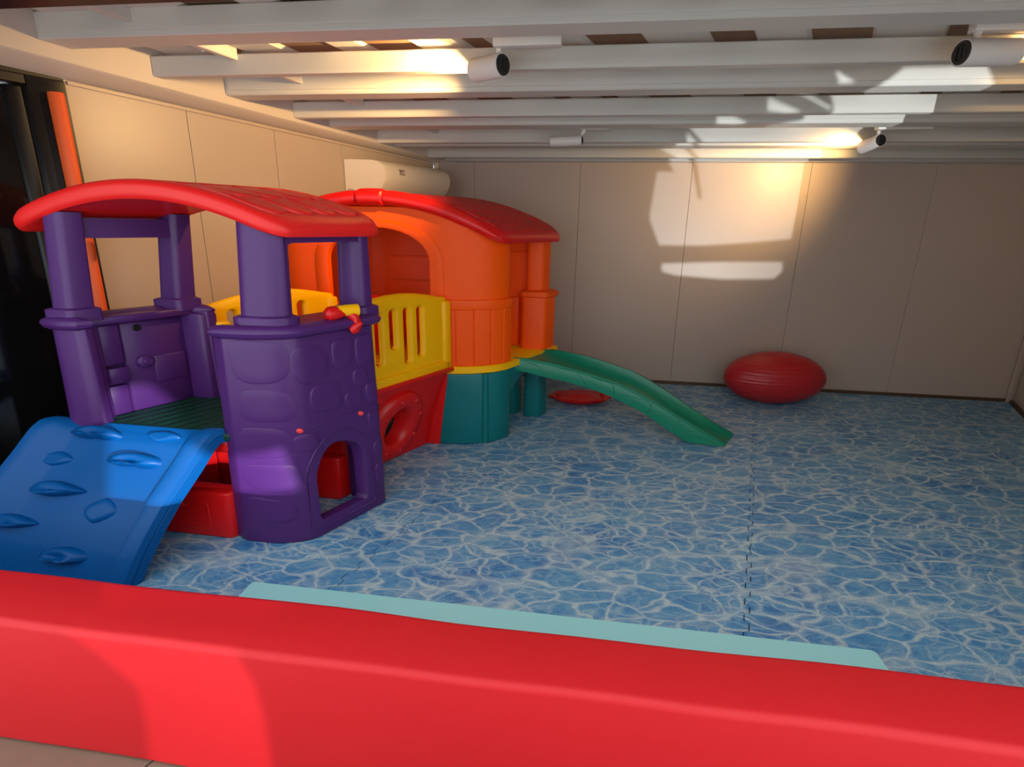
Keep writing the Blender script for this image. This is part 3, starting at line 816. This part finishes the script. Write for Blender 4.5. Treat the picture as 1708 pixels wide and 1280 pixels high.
for i, (dx, hh) in enumerate(((-0.018, 0.010), (-0.006, 0.02), (0.008, 0.02), (0.018, 0.010))):
    bm = bmesh.new(); box(bm, (-0.275 + dx - 0.003, -0.014, 0.178 - hh / 2), (-0.275 + dx + 0.003, -0.008, 0.178 + hh / 2), 0.001, 1, tf); obj('moulded_emblem', bm, 'red', fb)
bm = bmesh.new(); box(bm, (-0.50, 0.47, 0.0), (-0.04, 0.55, 0.27), 0.014, 3, tf); obj('base_box', bm, 'red', play)
bm = bmesh.new(); box(bm, (-0.56, 0.11, 0.0), (-0.48, 0.46, 0.27), 0.014, 3, tf); obj('base_box', bm, 'red', play)
bm = bmesh.new(); box(bm, (-0.50, 0.545, 0.26), (-0.06, 0.565, 0.55), 0.006, 2, tf); obj('base_panel', bm, 'red', play)
bm = bmesh.new(); box(bm, (-0.50, 0.015, 0.475), (-0.108, 0.07, 0.545), 0.02, 3, tf); obj('deck_crossbar', bm, 'red', play)

# ---- tower roof
def arc_z(a, ac_, top, k_): return top - k_ * (a - ac_) ** 2
def roof(ac_, hw, b0, b1, top, k_, thick, m, name):
    """arched shell with a fat rounded lip all round"""
    bm = bmesh.new(); nA, nB = 36, 14
    cr = 0.07
    top_g, bot_g = [], []
    def inset(i, j):
        pass
    rings = []
    # rounded-rectangle outline rings from the rim inward, draped over the arch
    def ring(ins, dz):
        pts = rrect(-hw + ins, b0 + ins * 0.9, hw - ins, b1 - ins * 0.9, max(0.02, cr - ins * 0.5), 6)
        # subdivide long sides
        out = []
        for i in range(len(pts)):
            p, q = Vector(pts[i]), Vector(pts[(i + 1) % len(pts)])
            m_ = 24 if abs(p.x - q.x) > 0.2 else (8 if abs(p.y - q.y) > 0.2 else 1)
            for t in range(m_): out.append(p.lerp(q, t / m_))
        return [T(ac_ + p.x, p.y, arc_z(p.x, 0, top, k_) + dz) for p in out]
    for ins, dz in ((0.05, -thick + 0.004), (0.02, -thick), (0.006, -thick * 0.86), (0.0, -thick * 0.62), (0.0, -thick * 0.36), (0.008, -thick * 0.14), (0.022, -0.002), (0.034, 0.0), (0.040, -0.003), (0.045, -0.012)):
        rings.append(ring(ins, dz))
    vs = loft(bm, rings, True, False)
    # top and bottom skins as grids stitched by draping strips
    for dz, rg in ((-0.012, rings[-1]), (-thick + 0.004, rings[0])):
        ins = 0.045 if dz > -0.02 else 0.05
        g = []
        xs = [-hw + ins + (2 * hw - 2 * ins) * i / 30 for i in range(31)]
        t = bmesh.new(); rr_ = [[T(ac_ + x_, b0 + ins * 0.9 - 0.004, arc_z(x_, 0, top, k_) + dz) for x_ in xs], [T(ac_ + x_, b1 - ins * 0.9 + 0.004, arc_z(x_, 0, top, k_) + dz) for x_ in xs]]
        loft(t, rr_, False, False)
        if dz > -0.02:
            # trim corners is not needed: the rim covers them
            pass
        merge(bm, t)
    return obj(name, bm, m, play, sharp=45)
TRc, TRh, TRt, TRk = -0.276, 0.40, 1.765, 1.06
tr = roof(TRc, TRh, 0.0, 0.57, TRt, TRk, 0.085, 'red2', 'tower_roof')
tr['label'] = 'arched red shingled roof over the purple tower'
def shingle(parent, ac_, top, k_, x0, x1, b0, b1, m, h=0.009, n=5, rounded=True, name='shingle'):
    """patch whose down-slope end (x1) is rounded"""
    pts = [(x0, b0)]
    L_ = x1 - x0; bw = (b1 - b0) / 2; bc = (b0 + b1) / 2; rr_ = min(abs(L_) * 0.45, bw * 1.3)
    sgn = 1 if L_ > 0 else -1
    if rounded:
        for i in range(n * 2 + 1):
            t = -PI / 2 + PI * i / (n * 2)
            pts.append((x1 - sgn * rr_ * (1 - math.cos(t)), bc + bw * math.sin(t)))
    else:
        pts += [(x0 + L_ * .5, b0), (x1, b0), (x1, b1), (x0 + L_ * .5, b1)]
    pts.append((x0, b1))
    cx_, cb = (x0 + x1) / 2, bc
    t = bmesh.new(); rings = []
    for k2, hh in ((1.0, -0.014), (0.995, h * 0.5), (0.97, h), (0.5, h)):
        rings.append([T(ac_ + cx_ + (x_ - cx_) * k2, cb + (b_ - cb) * k2, arc_z(cx_ + (x_ - cx_) * k2, 0, top, k_) + hh) for x_, b_ in pts])
    loft(t, rings, True, True)
    return obj(name, t, m, parent, sharp=50)
edges = [0.0, 0.125, 0.245, 0.355]
for sgn in (1, -1):
    for r_ in range(3):
        x0, x1 = edges[r_], edges[r_ + 1]
        nb_ = 4; off = 0.5 if r_ % 2 else 0.0
        wd = 0.50 / nb_
        for c_ in range(-1 if off else 0, nb_):
            b0_ = 0.05 + (c_ + off) * wd; b1_ = b0_ + wd
            b0_, b1_ = max(b0_, 0.05), min(b1_, 0.53)
            if b1_ - b0_ < 0.03: continue
            shingle(tr, TRc, TRt - 0.004, TRk, sgn * (x0 + 0.003), sgn * (x1 - 0.004), b0_ + 0.0055, b1_ - 0.0055, 'red2', 0.004)

# ---- bridge
def pane_map(a_top, a_bot, z0, z1):
    def f(q): k_ = (q.y - z0) / (z1 - z0); return T(a_bot + (a_top - a_bot) * k_ + q.z, q.x, q.y)
    return f
bm = bmesh.new(); box(bm, (-0.56, 0.56, 0.555), (-0.07, 1.40, 0.60), 0.006, 2, tf); obj('bridge_floor', bm, 'red', play)
def rail(fa, name_lab, b0, b1):
    top = []
    n = 16
    for i in range(n + 1):
        t = i / n; b_ = b1 + (b0 - b1) * t
        top.append((b_, 1.095 + 0.062 * math.sin(PI * min(1, max(0, (t - 0.02) / 0.96))) ))
    outer = [(b0, 0.60), (b1, 0.60)] + top
    wdt = (b1 - b0)
    holes = []
    for i, zb in enumerate((0.72, 0.742, 0.828, 0.712, 0.742)):
        c_ = b0 + wdt * (0.181 + 0.1315 * i)
        zt = 1.062 + 0.02 * math.sin(PI * (0.181 + 0.1315 * i))
        holes.append(rrect(c_ - 0.027, zb, c_ + 0.027, zt, 0.0265, 5))
    bm = flat_panel(outer, holes, 0.024, 0.0115, (), (0.75, 0.95), 3)
    for v in bm.verts: v.co = T(fa + 0.022 + v.co.z, v.co.x, v.co.y)
    o = obj('bridge_rail', bm, 'yellow', play, label=name_lab, sharp=60)
    bm = bmesh.new(); box(bm, (fa - 0.028, b0, 0.595), (fa + 0.034, b1, 0.665), 0.012, 3, tf); obj('rail_foot', bm, 'yellow', o)
    bm = bmesh.new()
    tube(bm, [T(fa + 0.004, b_, z_ - 0.01) for b_, z_ in top], 0.026, 10); obj('rail_cap', bm, 'yellow', o, sharp=60)
    bm = bmesh.new(); box(bm, (fa - 0.02, b1 - 0.05, 0.60), (fa + 0.034, b1 + 0.01, 1.085), 0.012, 3, tf); obj('rail_end_post', bm, 'yellow', o)
    return o
rail(-0.075, 'yellow slotted bridge rail nearer the open floor', 0.575, 1.385)
rail(-0.56, 'yellow slotted bridge rail along the left wall', 0.575, 1.385)
bm = bmesh.new(); box(bm, (-0.54, 0.555, 0.965), (-0.465, 0.61, 1.03), 0.012, 2, tf); obj('rail_bracket', bm, 'yellow', play)

# red tunnel panel with porthole below the bridge
PB0, PB1 = 0.56, 1.40
def side_panel(sign_a, lab):
    cb, cz, ro = 1.02, 0.268, 0.098
    outer = [(PB0, 0.002), (PB1, 0.002), (PB1, 0.605), (PB0, 0.605)]
    hole = [(cb + ro * math.cos(2 * PI * i / 32), cz + ro * 1.25 * math.sin(2 * PI * i / 32)) for i in range(32)]
    bm = flat_panel(outer, [hole], 0.03, 0.005, [PB0 + 0.084 * i for i in range(1, 10)], (0.1, 0.2, 0.3, 0.4, 0.5))
    fm = sign_a
    def f(q):
        return fm(q)
    o = obj('tunnel_panel', mapped(bm, f), 'red', play, label=lab)
    t = bmesh.new(); rings = []
    n = 40
    for r_, h_ in ((0.204, -0.004), (0.198, 0.014), (0.182, 0.027), (0.150, 0.031), (0.118, 0.028), (0.104, 0.018), (0.096, 0.0), (0.094, -0.045), (0.105, -0.046)):
        rings.append([f(Vector((cb + r_ * math.cos(2 * PI * i / n), cz + r_ * 1.25 * math.sin(2 * PI * i / n), h_))) for i in range(n)])
    loft(t, rings, True, False); ring_o = obj('porthole_ring', t, 'red', o, sharp=60)
    for i in range(8):
        th = 2 * PI * (i + 0.35) / 8
        t = bmesh.new(); rings = []
        for r_, h_ in ((0.011, 0.024), (0.010, 0.034), (0.006, 0.037)):
            rings.append([f(Vector((cb + 0.158 * math.cos(th) + r_ * math.cos(2 * PI * j / 10), cz + 0.158 * 1.25 * math.sin(th) + r_ * 1.2 * math.sin(2 * PI * j / 10), h_))) for j in range(10)])
        loft(t, rings); obj('rivet', t, 'red', o)
    return o
def pm_r(q):
    k_ = q.y / 0.605
    a_ = -0.155 + 0.10 * k_ ** 1.3
    return T(a_ + q.z, q.x, q.y)
tp = side_panel(pm_r, 'red tunnel panel with round porthole')
bm = bmesh.new(); box(bm, (-0.10, PB0, 0.578), (-0.03, PB1 - 0.005, 0.612), 0.01, 2, tf); obj('panel_top_edge', bm, 'red', tp)
pts = [(-0.17, 0.002), (-0.105, 0.002), (-0.06, 0.60), (-0.075, 0.60)]
bm = bmesh.new(); loft(bm, [[T(x, 1.395, z) for x, z in pts], [T(x, 1.425, z) for x, z in pts]]); obj('panel_end_flange', bm, 'red', tp)
def pm_l(q):
    return T(-0.50 + 0.05 * (1 - q.y / 0.605) - q.z * 1.0 - 0.05, q.x, q.y)
side_panel(pm_l, 'red tunnel panel with porthole along the left wall')

# ---- orange house
HA0, HA1, HB0, HB1 = -0.83, 0.10, 1.42, 2.25
HRc, HRh, HRt, HRk = -0.355, 0.53, 1.80, 0.97
HP = Path([(HA1, 1.655), (HA1, HB0), (HA0, HB0), (HA0, HB1), (HA1 - 0.025, HB1), (HA1 - 0.025, 2.135)], [0, 0.21, 0.15, 0.10, 0.05, 0], -1, 9)
def hmap(q):
    p, n_ = HP.at(q.x); return T(p.x + n_.x * q.z, p.y + n_.y * q.z, q.y)
hz = lambda a: arc_z(a - HRc, 0, HRt, HRk) - 0.05
SH = lambda a, b: HP.s_of((a, b))
top = []
N_ = 90
for i in range(N_ + 1):
    s_ = HP.L * (1 - i / N_); p, _ = HP.at(s_); top.append((s_, min(hz(p.x), 1.70)))
outer = [(0, 0.60), (HP.L, 0.60)] + top
dc = SH(HRc, HB0); dw = 0.22
door_arch = [(dc - dw, 0.605), (dc + dw, 0.605)]
zs = 1.34
for i in range(21):
    t = PI * i / 20; door_arch.append((dc + dw * math.cos(t), zs + 0.225 * math.sin(t)))
bm = flat_panel(outer, [door_arch], 0.035, 0.006, HP.cuts() + [HP.L * .55, HP.L * .62, HP.L * .7], (1.0, 1.25, 1.4, 1.5))
hw_ = obj('house_wall', mapped(bm, hmap), 'orange', play, label='orange house wall with arched doorway')
# raised doorway band
t = bmesh.new(); rings = []
seq = [(dc + dw, 0.62)] + door_arch[2:] + [(dc - dw, 0.62)]
cxd = dc
for x_, z_ in seq:
    dx, dz_ = x_ - cxd, (z_ - zs) if z_ > zs else 0
    l_ = math.hypot(dx, dz_); ux, uz = dx / l_, dz_ / l_
    rings.append([hmap(Vector((x_ + ux * e, z_ + uz * e, h_))) for e, h_ in ((0.0, -0.03), (-0.002, 0.002), (0.003, 0.005), (0.050, 0.005), (0.054, 0.0), (0.054, -0.03))])
loft(t, rings, True, True); obj('doorway_band', t, 'orange', hw_, sharp=50)
# wainscot: raised lower half with planks and a lip
def wains(s0, s1, zt, npl, lip=True):
    for i in range(npl):
        a_, b_ = s0 + (s1 - s0) * i / npl + 0.0022, s0 + (s1 - s0) * (i + 1) / npl - 0.0022
        t = bmesh.new(); rings = []
        m_ = 5
        cols = [a_ + (b_ - a_) * k_ / m_ for k_ in range(m_ + 1)]
        def grid(off, ins): return [hmap(Vector((c_ + (ins if k_ == 0 else (-ins if k_ == m_ else 0)), 0.612 + ins, off))) for k_, c_ in enumerate(cols)] + [hmap(Vector((c_ + (ins if k_ == 0 else (-ins if k_ == m_ else 0)), zt - ins, off))) for k_, c_ in reversed(list(enumerate(cols)))]
        rg = [grid(-0.004, 0), grid(0.008, 0), grid(0.010, 0.002)]
        loft(t, rg, True, False)
        vs = [v for v in t.verts][-2 * (m_ + 1):]
        for k_ in range(m_): t.faces.new((vs[k_], vs[k_ + 1], vs[2 * m_ - k_], vs[2 * m_ + 1 - k_]))
        obj('wainscot_plank', t, 'orange', hw_, sharp=30)
s_r0, s_r1 = 0.0, SH(-0.115, HB0)
wains(s_r0, s_r1, 1.015, 5)
wains(SH(HRc - dw - 0.07, HB0), SH(HA0 + 0.16, HB0), 1.015, 2)
t = bmesh.new(); rings = []
for i in range(25):
    s_ = -0.012 + (s_r1 + 0.01) * i / 24; e = 0.35 if i in (0, 24) else 1
    rings.append([hmap(Vector((s_, 1.05 + y * e, 0.006 + x * e))) for x, y in rrect(-0.012, -0.036, 0.009, 0.036, 0.008, 3)])
loft(t, rings); obj('wainscot_lip', t, 'orange', hw_, sharp=50)
# a few cross joints on the planks
for s_, z_ in ((0.05, 0.93), (0.05, 0.80), (0.16, 0.86), (0.235, 0.74)):
    outline_tube([(s_ - 0.03, z_), (s_ + 0.03, z_)], hmap, 0.002, 'orange', hw_, 'plank_joint', 0.009)
# far column beside the slide, with a fat lower half
bm = bmesh.new(); rings = []
for z, e in ((0.60, 0.022), (1.05, 0.022), (1.075, 0.014), (1.085, 0.0), (1.51, 0.0)):
    rings.append([T(x, y, z) for x, y in rrect(0.0 - e * 0.6, 2.12 - e, 0.082 + e, 2.235 + e, 0.024, 5)])
loft(bm, rings); obj('house_column', bm, 'orange', hw_, sharp=50)
bm = bmesh.new(); rings = []
for z, e in ((1.03, 0.022), (1.04, 0.034), (1.075, 0.034), (1.09, 0.016)):
    rings.append([T(x, y, z) for x, y in rrect(0.0 - e * 0.6, 2.12 - e, 0.082 + e, 2.235 + e, 0.03, 5)])
loft(bm, rings); obj('column_lip', bm, 'orange', hw_, sharp=50)
# oval vent and ribs moulded inside the back wall
t = bmesh.new(); tube(t, [T(-0.075 + 0.07 * math.cos(2 * PI * i / 28), 2.205, 1.425 + 0.042 * math.sin(2 * PI * i / 28)) for i in range(29)], 0.007, 6, False); obj('oval_moulding', t, 'orange', hw_)
for a_, z0_, z1_ in ((-0.10, 0.62, 1.02), (-0.035, 0.62, 1.02), (-0.155, 0.62, 1.35)):
    bm = bmesh.new(); box(bm, (a_, 2.185, z0_), (a_ + 0.045, 2.215, z1_), 0.008, 2, tf); obj('wall_rib', bm, 'orange', hw_)
for z_ in (1.32, 1.12, 0.95):
    bm = bmesh.new(); box(bm, (-0.70, 2.195, z_), (-0.20, 2.213, z_ + 0.012), 0.003, 1, tf); obj('wall_rib', bm, 'orange', hw_)
bm = bmesh.new(); box(bm, (-0.575, 1.56, 0.62), (-0.475, 1.68, 1.07), 0.03, 3, tf); obj('inner_seat', bm, 'red', play)

# house roof
hr = roof(HRc, 0.515, 1.385, 2.16, HRt, HRk, 0.088, 'red', 'house_roof')
hr['label'] = 'arched red tiled roof over the orange house'
# fat front rim in segments
segs = [(-0.505, -0.058), (-0.052, 0.052), (0.058, 0.505)]
for i, (x0, x1) in enumerate(segs):
    t = bmesh.new(); rings = []
    big = 1.18 if i == 3 or i == 2 else 1.0
    for j in range(17):
        x_ = x0 + (x1 - x0) * j / 16; e = (0.9 if j in (0, 16) else 1.0) * (1.14 if i == 1 else 1.0) * (1.0 - 0.75 * max(0.0, (abs(x_) - 0.36) / 0.145) ** 1.5)
        rings.append([T(HRc + x_, 1.395 + 0.034 * e * math.cos(2 * PI * q / 12), arc_z(x_, 0, HRt, HRk) - 0.040 + 0.048 * e * math.sin(2 * PI * q / 12)) for q in range(12)])
    loft(t, rings); obj('rim_segment', t, 'red', hr, sharp=60)
rows = [0.03 + i * 0.064 for i in range(8)]
for sgn in (1, -1):
    for r_ in range(7):
        nb_ = 8; wd = 0.66 / nb_; off = 0.5 if r_ % 2 else 0
        for c_ in range(-1 if off else 0, nb_):
            b0_, b1_ = max(1.46 + (c_ + off) * wd, 1.46), min(1.46 + (c_ + off + 1) * wd, 2.12)
            if b1_ - b0_ < 0.02: continue
            shingle(hr, HRc, HRt - 0.004, HRk, sgn * (rows[r_] + 0.002), sgn * (rows[r_ + 1] - 0.002), b0_ + 0.003, b1_ - 0.003, 'red', 0.002, rounded=False)

# house deck and teal supports
HD = Path([(0.115, 2.27), (0.115, 1.385), (-0.85, 1.385), (-0.85, 2.27)], [0, 0.22, 0.1, 0], -1, 10)
def plate(path, z0, z1, ins=0.0):
    bm = bmesh.new(); e = 0.006
    pts = [p - n_ * ins for p, n_ in zip(path.p, path.vn)]
    rings = []
    for z, d in ((z0, e), (z0 + e, 0), (z1 - e, 0), (z1, e)):
        rings.append([T(p.x - n_.x * d, p.y - n_.y * d, z) for p, n_ in zip(pts, path.vn)])
    loft(bm, rings); return bm
hd = obj('house_deck', plate(HD, 0.553, 0.607), 'yellow', play, label='yellow house floor with a rounded rim')
bm = bmesh.new(); rings = []
pp, nn = HD.at(HD.s_of((-0.06, 1.385)))
for h_, r_ in ((-0.002, 0.013), (0.006, 0.013), (0.010, 0.008)):
    rings.append([T(pp.x + 0.013 * 0.7 * math.cos(2 * PI * i / 12) * r_ / 0.013, pp.y - h_ - 0.001, 0.58 + r_ * math.sin(2 * PI * i / 12)) for i in range(12)])
loft(bm, rings); obj('deck_bolt', bm, 'white_edge', hd, label='white bolt head')
# front right pillar follows the deck corner
SP = Path([(0.108, 1.66), (0.108, 1.40), (-0.11, 1.40)], [0, 0.20, 0], -1, 10)
def spm(q):
    p, n_ = SP.at(q.x); return T(p.x + n_.x * q.z, p.y + n_.y * q.z, q.y)
s_corner = SP.s_of((0.04, 1.45))
bm = flat_panel([(0, 0.002), (SP.L, 0.002), (SP.L, 0.553), (-0.0, 0.553)], [], 0.12, 0.012, SP.cuts(), (0.3,))
sup = obj('support_pillar', mapped(bm, spm), 'teal', play, label='teal corner support pillar under the house')
t = bmesh.new(); rings = []
bm = bmesh.new(); tube(bm, [spm(Vector((s_corner - 0.04, z, -0.004))) for z in (0.006, 0.28, 0.55)], 0.024, 12); obj('moulded_rib', bm, 'teal', sup)
bm = flat_panel([(-0.001, 0.33), (0.0, 0.553), (-0.46, 0.553), (-0.46, 0.47), (-0.40, 0.47), (-0.20, 0.455), (-0.08, 0.40)], [], 0.04, 0.006)
for v in bm.verts: v.co = T(0.095 + v.co.z, 1.66 - v.co.x, v.co.y)
obj('support_arch', bm, 'teal', play)
def leg(a0, a1, b0, b1, m, lab=None):
    bm = bmesh.new(); rings = []
    for z, e in ((0.002, 0.004), (0.012, 0.006), (0.55, 0.0)):
        rings.append([T(x, y, z) for x, y in rrect(a0 - e, b0 - e, a1 + e, b1 + e, 0.022, 5)])
    loft(bm, rings); o = obj('support_leg', bm, m, play, sharp=50)
    if lab: o['label'] = lab
    return o
leg(0.005, 0.078, 2.12, 2.24, 'teal')
leg(-0.13, -0.055, 2.14, 2.25, 'teal')
leg(-0.80, -0.70, 2.12, 2.24, 'teal')
leg(-0.80, -0.70, 1.42, 1.54, 'teal')
leg(-0.235, -0.175, 2.22, 2.30, 'limegreen', 'lime green leg at the back of the house')

# ---- green slide
prof_t = [(0.085, 0.607), (0.15, 0.602), (0.235, 0.583), (0.32, 0.555), (0.43, 0.509), (0.545, 0.453), (0.63, 0.391), (0.716, 0.320), (0.80, 0.241), (0.887, 0.159), (0.97, 0.080), (1.035, 0.022)]
prof_b = [(0.095, 0.512), (0.16, 0.495), (0.235, 0.468), (0.32, 0.446), (0.43, 0.403), (0.52, 0.352), (0.59, 0.300), (0.665, 0.240), (0.735, 0.165), (0.80, 0.092), (0.875, 0.018), (1.0, 0.004)]
def slide_bm():
    bm = bmesh.new(); rings = []
    n = len(prof_t)
    for i in range(n):
        (ta, tz), (ba, bz) = prof_t[i], prof_b[i]
        k_ = i / (n - 1)
        b0_, b1_ = 1.75, 2.125 - 0.12 * min(1, k_ * 1.3)
        dep = (0.012 + 0.05 * min(1, k_ * 3.0)) * (1 - 0.75 * max(0, (k_ - 0.8) / 0.2))
        rl = 0.028; lift = 0.028 * math.sin(PI * min(1, k_ * 1.15)) 
        da = min(0.10, 0.02 + 0.03 * i)
        fl = lambda a_, z_: (a_, z_)
        sec = [(ba, b0_, bz), (ta, b0_ - 0.004, tz - 0.012), (ta, b0_ + 0.006, tz), (ta, b0_ + rl, tz),
               (ta, b0_ + rl + 0.014, tz - dep * 0.8), (ta, b0_ + rl + 0.05, tz - dep), (ta, (b0_ + b1_) / 2, tz - dep * 1.05), (ta, b1_ - rl - 0.05, tz - dep),
               (ta, b1_ - rl - 0.014, tz - dep * 0.6 + lift * 0.5), (ta, b1_ - rl, tz + lift), (ta, b1_ - 0.006, tz + lift), (ta, b1_ + 0.004, tz - 0.012 + lift), (ba, b1_, bz)]
        rings.append([T(*q) for q in sec])
    loft(bm, rings, True, True); return bm
sl = obj('slide', slide_bm(), 'green', play, sharp=50, label='curved green slide leading off the house')
def lip_line(pts, parent=sl, r=0.0035): 
    t = bmesh.new(); tube(t, [T(a_, 1.7475, z_) for a_, z_ in pts], r, 6); obj('moulded_line', t, 'green', parent)
for pts in ([(0.14, 0.585), (0.19, 0.565), (0.235, 0.50), (0.26, 0.468)], [(0.29, 0.55), (0.37, 0.53), (0.40, 0.47), (0.42, 0.42)], [(0.44, 0.49), (0.53, 0.452), (0.54, 0.40), (0.54, 0.35)],
            [(0.58, 0.37), (0.68, 0.335), (0.705, 0.30), (0.69, 0.235)], [(0.70, 0.235), (0.82, 0.218), (0.83, 0.19), (0.80, 0.12)], [(0.85, 0.09), (0.96, 0.062), (1.0, 0.02)]):
    lip_line(pts)
bm = bmesh.new(); tube(bm, [T(a_, 1.762, z_ - 0.004) for a_, z_ in prof_t], 0.011, 8); obj('slide_rim', bm, 'green', sl, sharp=60)

# ---- blue climbing ramp
rp = [(0.02, 0.600), (0.0, 0.603), (-0.035, 0.594), (-0.08, 0.556), (-0.145, 0.472), (-0.245, 0.355), (-0.325, 0.245), (-0.40, 0.125), (-0.455, 0.02), (-0.462, 0.0)]
rp = [Vector(p) for p in rp]
rcum = [0.0]
for i in range(1, len(rp)): rcum.append(rcum[-1] + (rp[i] - rp[i - 1]).length)
def ramp_p(s):
    d = max(0.0, min(1.0, s)) * rcum[-1]; i = 0
    while i < len(rp) - 2 and rcum[i + 1] < d: i += 1
    return rp[i].lerp(rp[i + 1], (d - rcum[i]) / (rcum[i + 1] - rcum[i]))
def ramp_c(s):
    """point on the ramp profile and its outward normal; s in 0..1 by arc length"""
    t = (ramp_p(s + 0.04) - ramp_p(s - 0.04)).normalized(); n_ = Vector((t.y, -t.x))
    return ramp_p(s), (n_ if n_.y > 0 else -n_)
RA0, RA1 = -0.655, -0.112
def ramp_pt(a_, s, h):
    p, n_ = ramp_c(s); q = p + n_ * h; return T(a_, q.x, max(q.y, 0.001))
HB = -0.034
bm = bmesh.new(); rings = []
m_ = 45
for i in range(m_ + 1):
    s = i / m_
    lipk = min(1.0, s * 5 + 0.25)
    q_ = min(1.0, s * 9 + 0.15); g_h = -0.034 * min(1.0, s * 14 + 0.3); lh = 0.034 * q_
    sec = [(RA0 - 0.004, -0.075), (RA0 - 0.004, lh - 0.02), (RA0 + 0.006, lh), (RA0 + 0.03, lh), (RA0 + 0.05, lh - 0.012), (RA0 + 0.085, g_h + 0.008), (RA0 + 0.11, g_h), (RA0 + 0.2, g_h), (RA0 + 0.3, g_h), (RA1 - 0.11, g_h), (RA1 - 0.075, g_h + 0.003), (RA1 - 0.05, 0.006), (RA1 - 0.038, 0.010), (RA1 - 0.006, 0.010), (RA1, 0.006), (RA1 + 0.003, -0.020), (RA1 - 0.001, -0.022), (RA1 - 0.001, -0.026), (RA1 + 0.003, -0.028), (RA1 + 0.002, -0.062),
           (RA1 - 0.03, -0.062), (RA1 - 0.03, -0.05), (RA0 + 0.03, -0.05), (RA0 + 0.03, -0.075)]
    rings.append([ramp_pt(a_, s, h_) for a_, h_ in sec])
loft(bm, rings, True, True)
ramp = obj('climbing_ramp', bm, 'blue', play, sharp=28, label='curved blue climbing ramp with moulded holds')
def hold(a_, s, ra, rs, h, kind, seed):
    rnd = random.Random(seed); t = bmesh.new(); n = 20; rings = []
    for k_, hh in ((1.06, -0.006), (1.0, 0.006), (0.93, h * 0.6), (0.80, h * 0.95), (0.5, h), (0.15, h * (0.55 if kind == 'cup' else 0.9))):
        ring = []
        for i in range(n):
            th = 2 * PI * i / n; x_, y_ = math.cos(th), math.sin(th)
            if kind == 'peg': y2 = y_ * (0.65 + 0.35 * (-x_)) ; x2 = x_
            elif kind == 'cup': x2, y2 = x_, y_ * (0.85 if y_ < 0 else 0.45 + 0.4 * abs(x_))
            else: x2, y2 = x_ * 0.9, y_ * (1.0 - 0.35 * abs(x_))
            sk = 0.0 if k_ > 0.95 else 0.25 * (1 - k_)
            tip = 1.0 + (0.5 * max(0, y_) if kind != 'oval' and k_ < 0.95 else 0)
            ring.append(ramp_pt(a_ + ra * k_ * x2, s + rs * 1.35 * (k_ * y2 + sk), HB + 1.35 * hh * tip))
        rings.append(ring)
    loft(t, rings, True, True)
    for v in t.verts: pass
    return obj('climbing_hold', t, 'blue', ramp, sharp=70)
HOLDS = [(-0.475, 0.115, 0.072, 0.046, 0.034, 'cup'), (-0.275, 0.08, 0.056, 0.042, 0.014, 'oval'), (-0.555, 0.295, 0.058, 0.034, 0.014, 'oval'), (-0.30, 0.27, 0.075, 0.046, 0.034, 'cup'),
         (-0.465, 0.48, 0.078, 0.05, 0.034, 'peg'), (-0.31, 0.58, 0.050, 0.055, 0.014, 'oval'), (-0.54, 0.695, 0.068, 0.045, 0.03, 'peg'), (-0.34, 0.855, 0.062, 0.045, 0.032, 'cup')]
for i, hdef in enumerate(HOLDS): hold(*hdef, 70 + i)

# ---- toy telescope on the ledge
tc_ = Vector((0.105, 0.325, 1.135))
tel = bpy.data.objects.new('toy_telescope', None); C.objects.link(tel); tel.parent = play
def tl(x, y, z): return T(tc_.x + x, tc_.y + y, tc_.z + z)
bm = bmesh.new(); tube(bm, [tl(-0.015, -0.075, 0.022), tl(-0.012, -0.062, 0.022), tl(-0.008, -0.045, 0.024), tl(0.0, 0.0, 0.027)], [0.02, 0.036, 0.038, 0.026], 16); obj('eyepiece', bm, 'red', tel, label='red end of the telescope')
bm = bmesh.new(); tube(bm, [tl(-0.005, -0.025, 0.030), tl(0.0, 0.01, 0.032), tl(0.01, 0.06, 0.028), tl(0.01, 0.061, 0.028), tl(0.008, 0.05, 0.028)], [0.030, 0.030, 0.033, 0.024, 0.022], 16); obj('barrel', bm, 'yellow', tel, label='yellow telescope barrel')
bm = bmesh.new(); tube(bm, [tl(0.005, 0.03, 0.012), tl(0.018, 0.03, -0.012), tl(0.030, 0.028, -0.035), tl(0.026, 0.012, -0.06), tl(0.02, -0.002, -0.072)], [0.026, 0.024, 0.022, 0.026, 0.018], 12); obj('telescope_bracket', bm, 'red', tel, label='red swivel bracket')

# ---- red ring lying inside the tower
rg_c = ORG + T(-0.105, 0.345, 0)
rg = bmesh.new(); rings = []
n = 40
for i in range(n):
    th = 2 * PI * i / n
    rings.append([((0.115 + 0.022 * math.cos(2 * PI * k_ / 10)) * math.cos(th) * 1.0, (0.075 + 0.022 * math.cos(2 * PI * k_ / 10)) * math.sin(th), 0.022 + 0.021 * math.sin(2 * PI * k_ / 10)) for k_ in range(10)])
rings.append(rings[0]); loft(rg, rings, True, False)
o = obj('plastic_ring', rg, 'red'); o.location = rg_c + Vector((-0.05, 0, 0.0)); o['label'] = 'red plastic ring on the floor inside the purple tower'; o['category'] = 'ring'
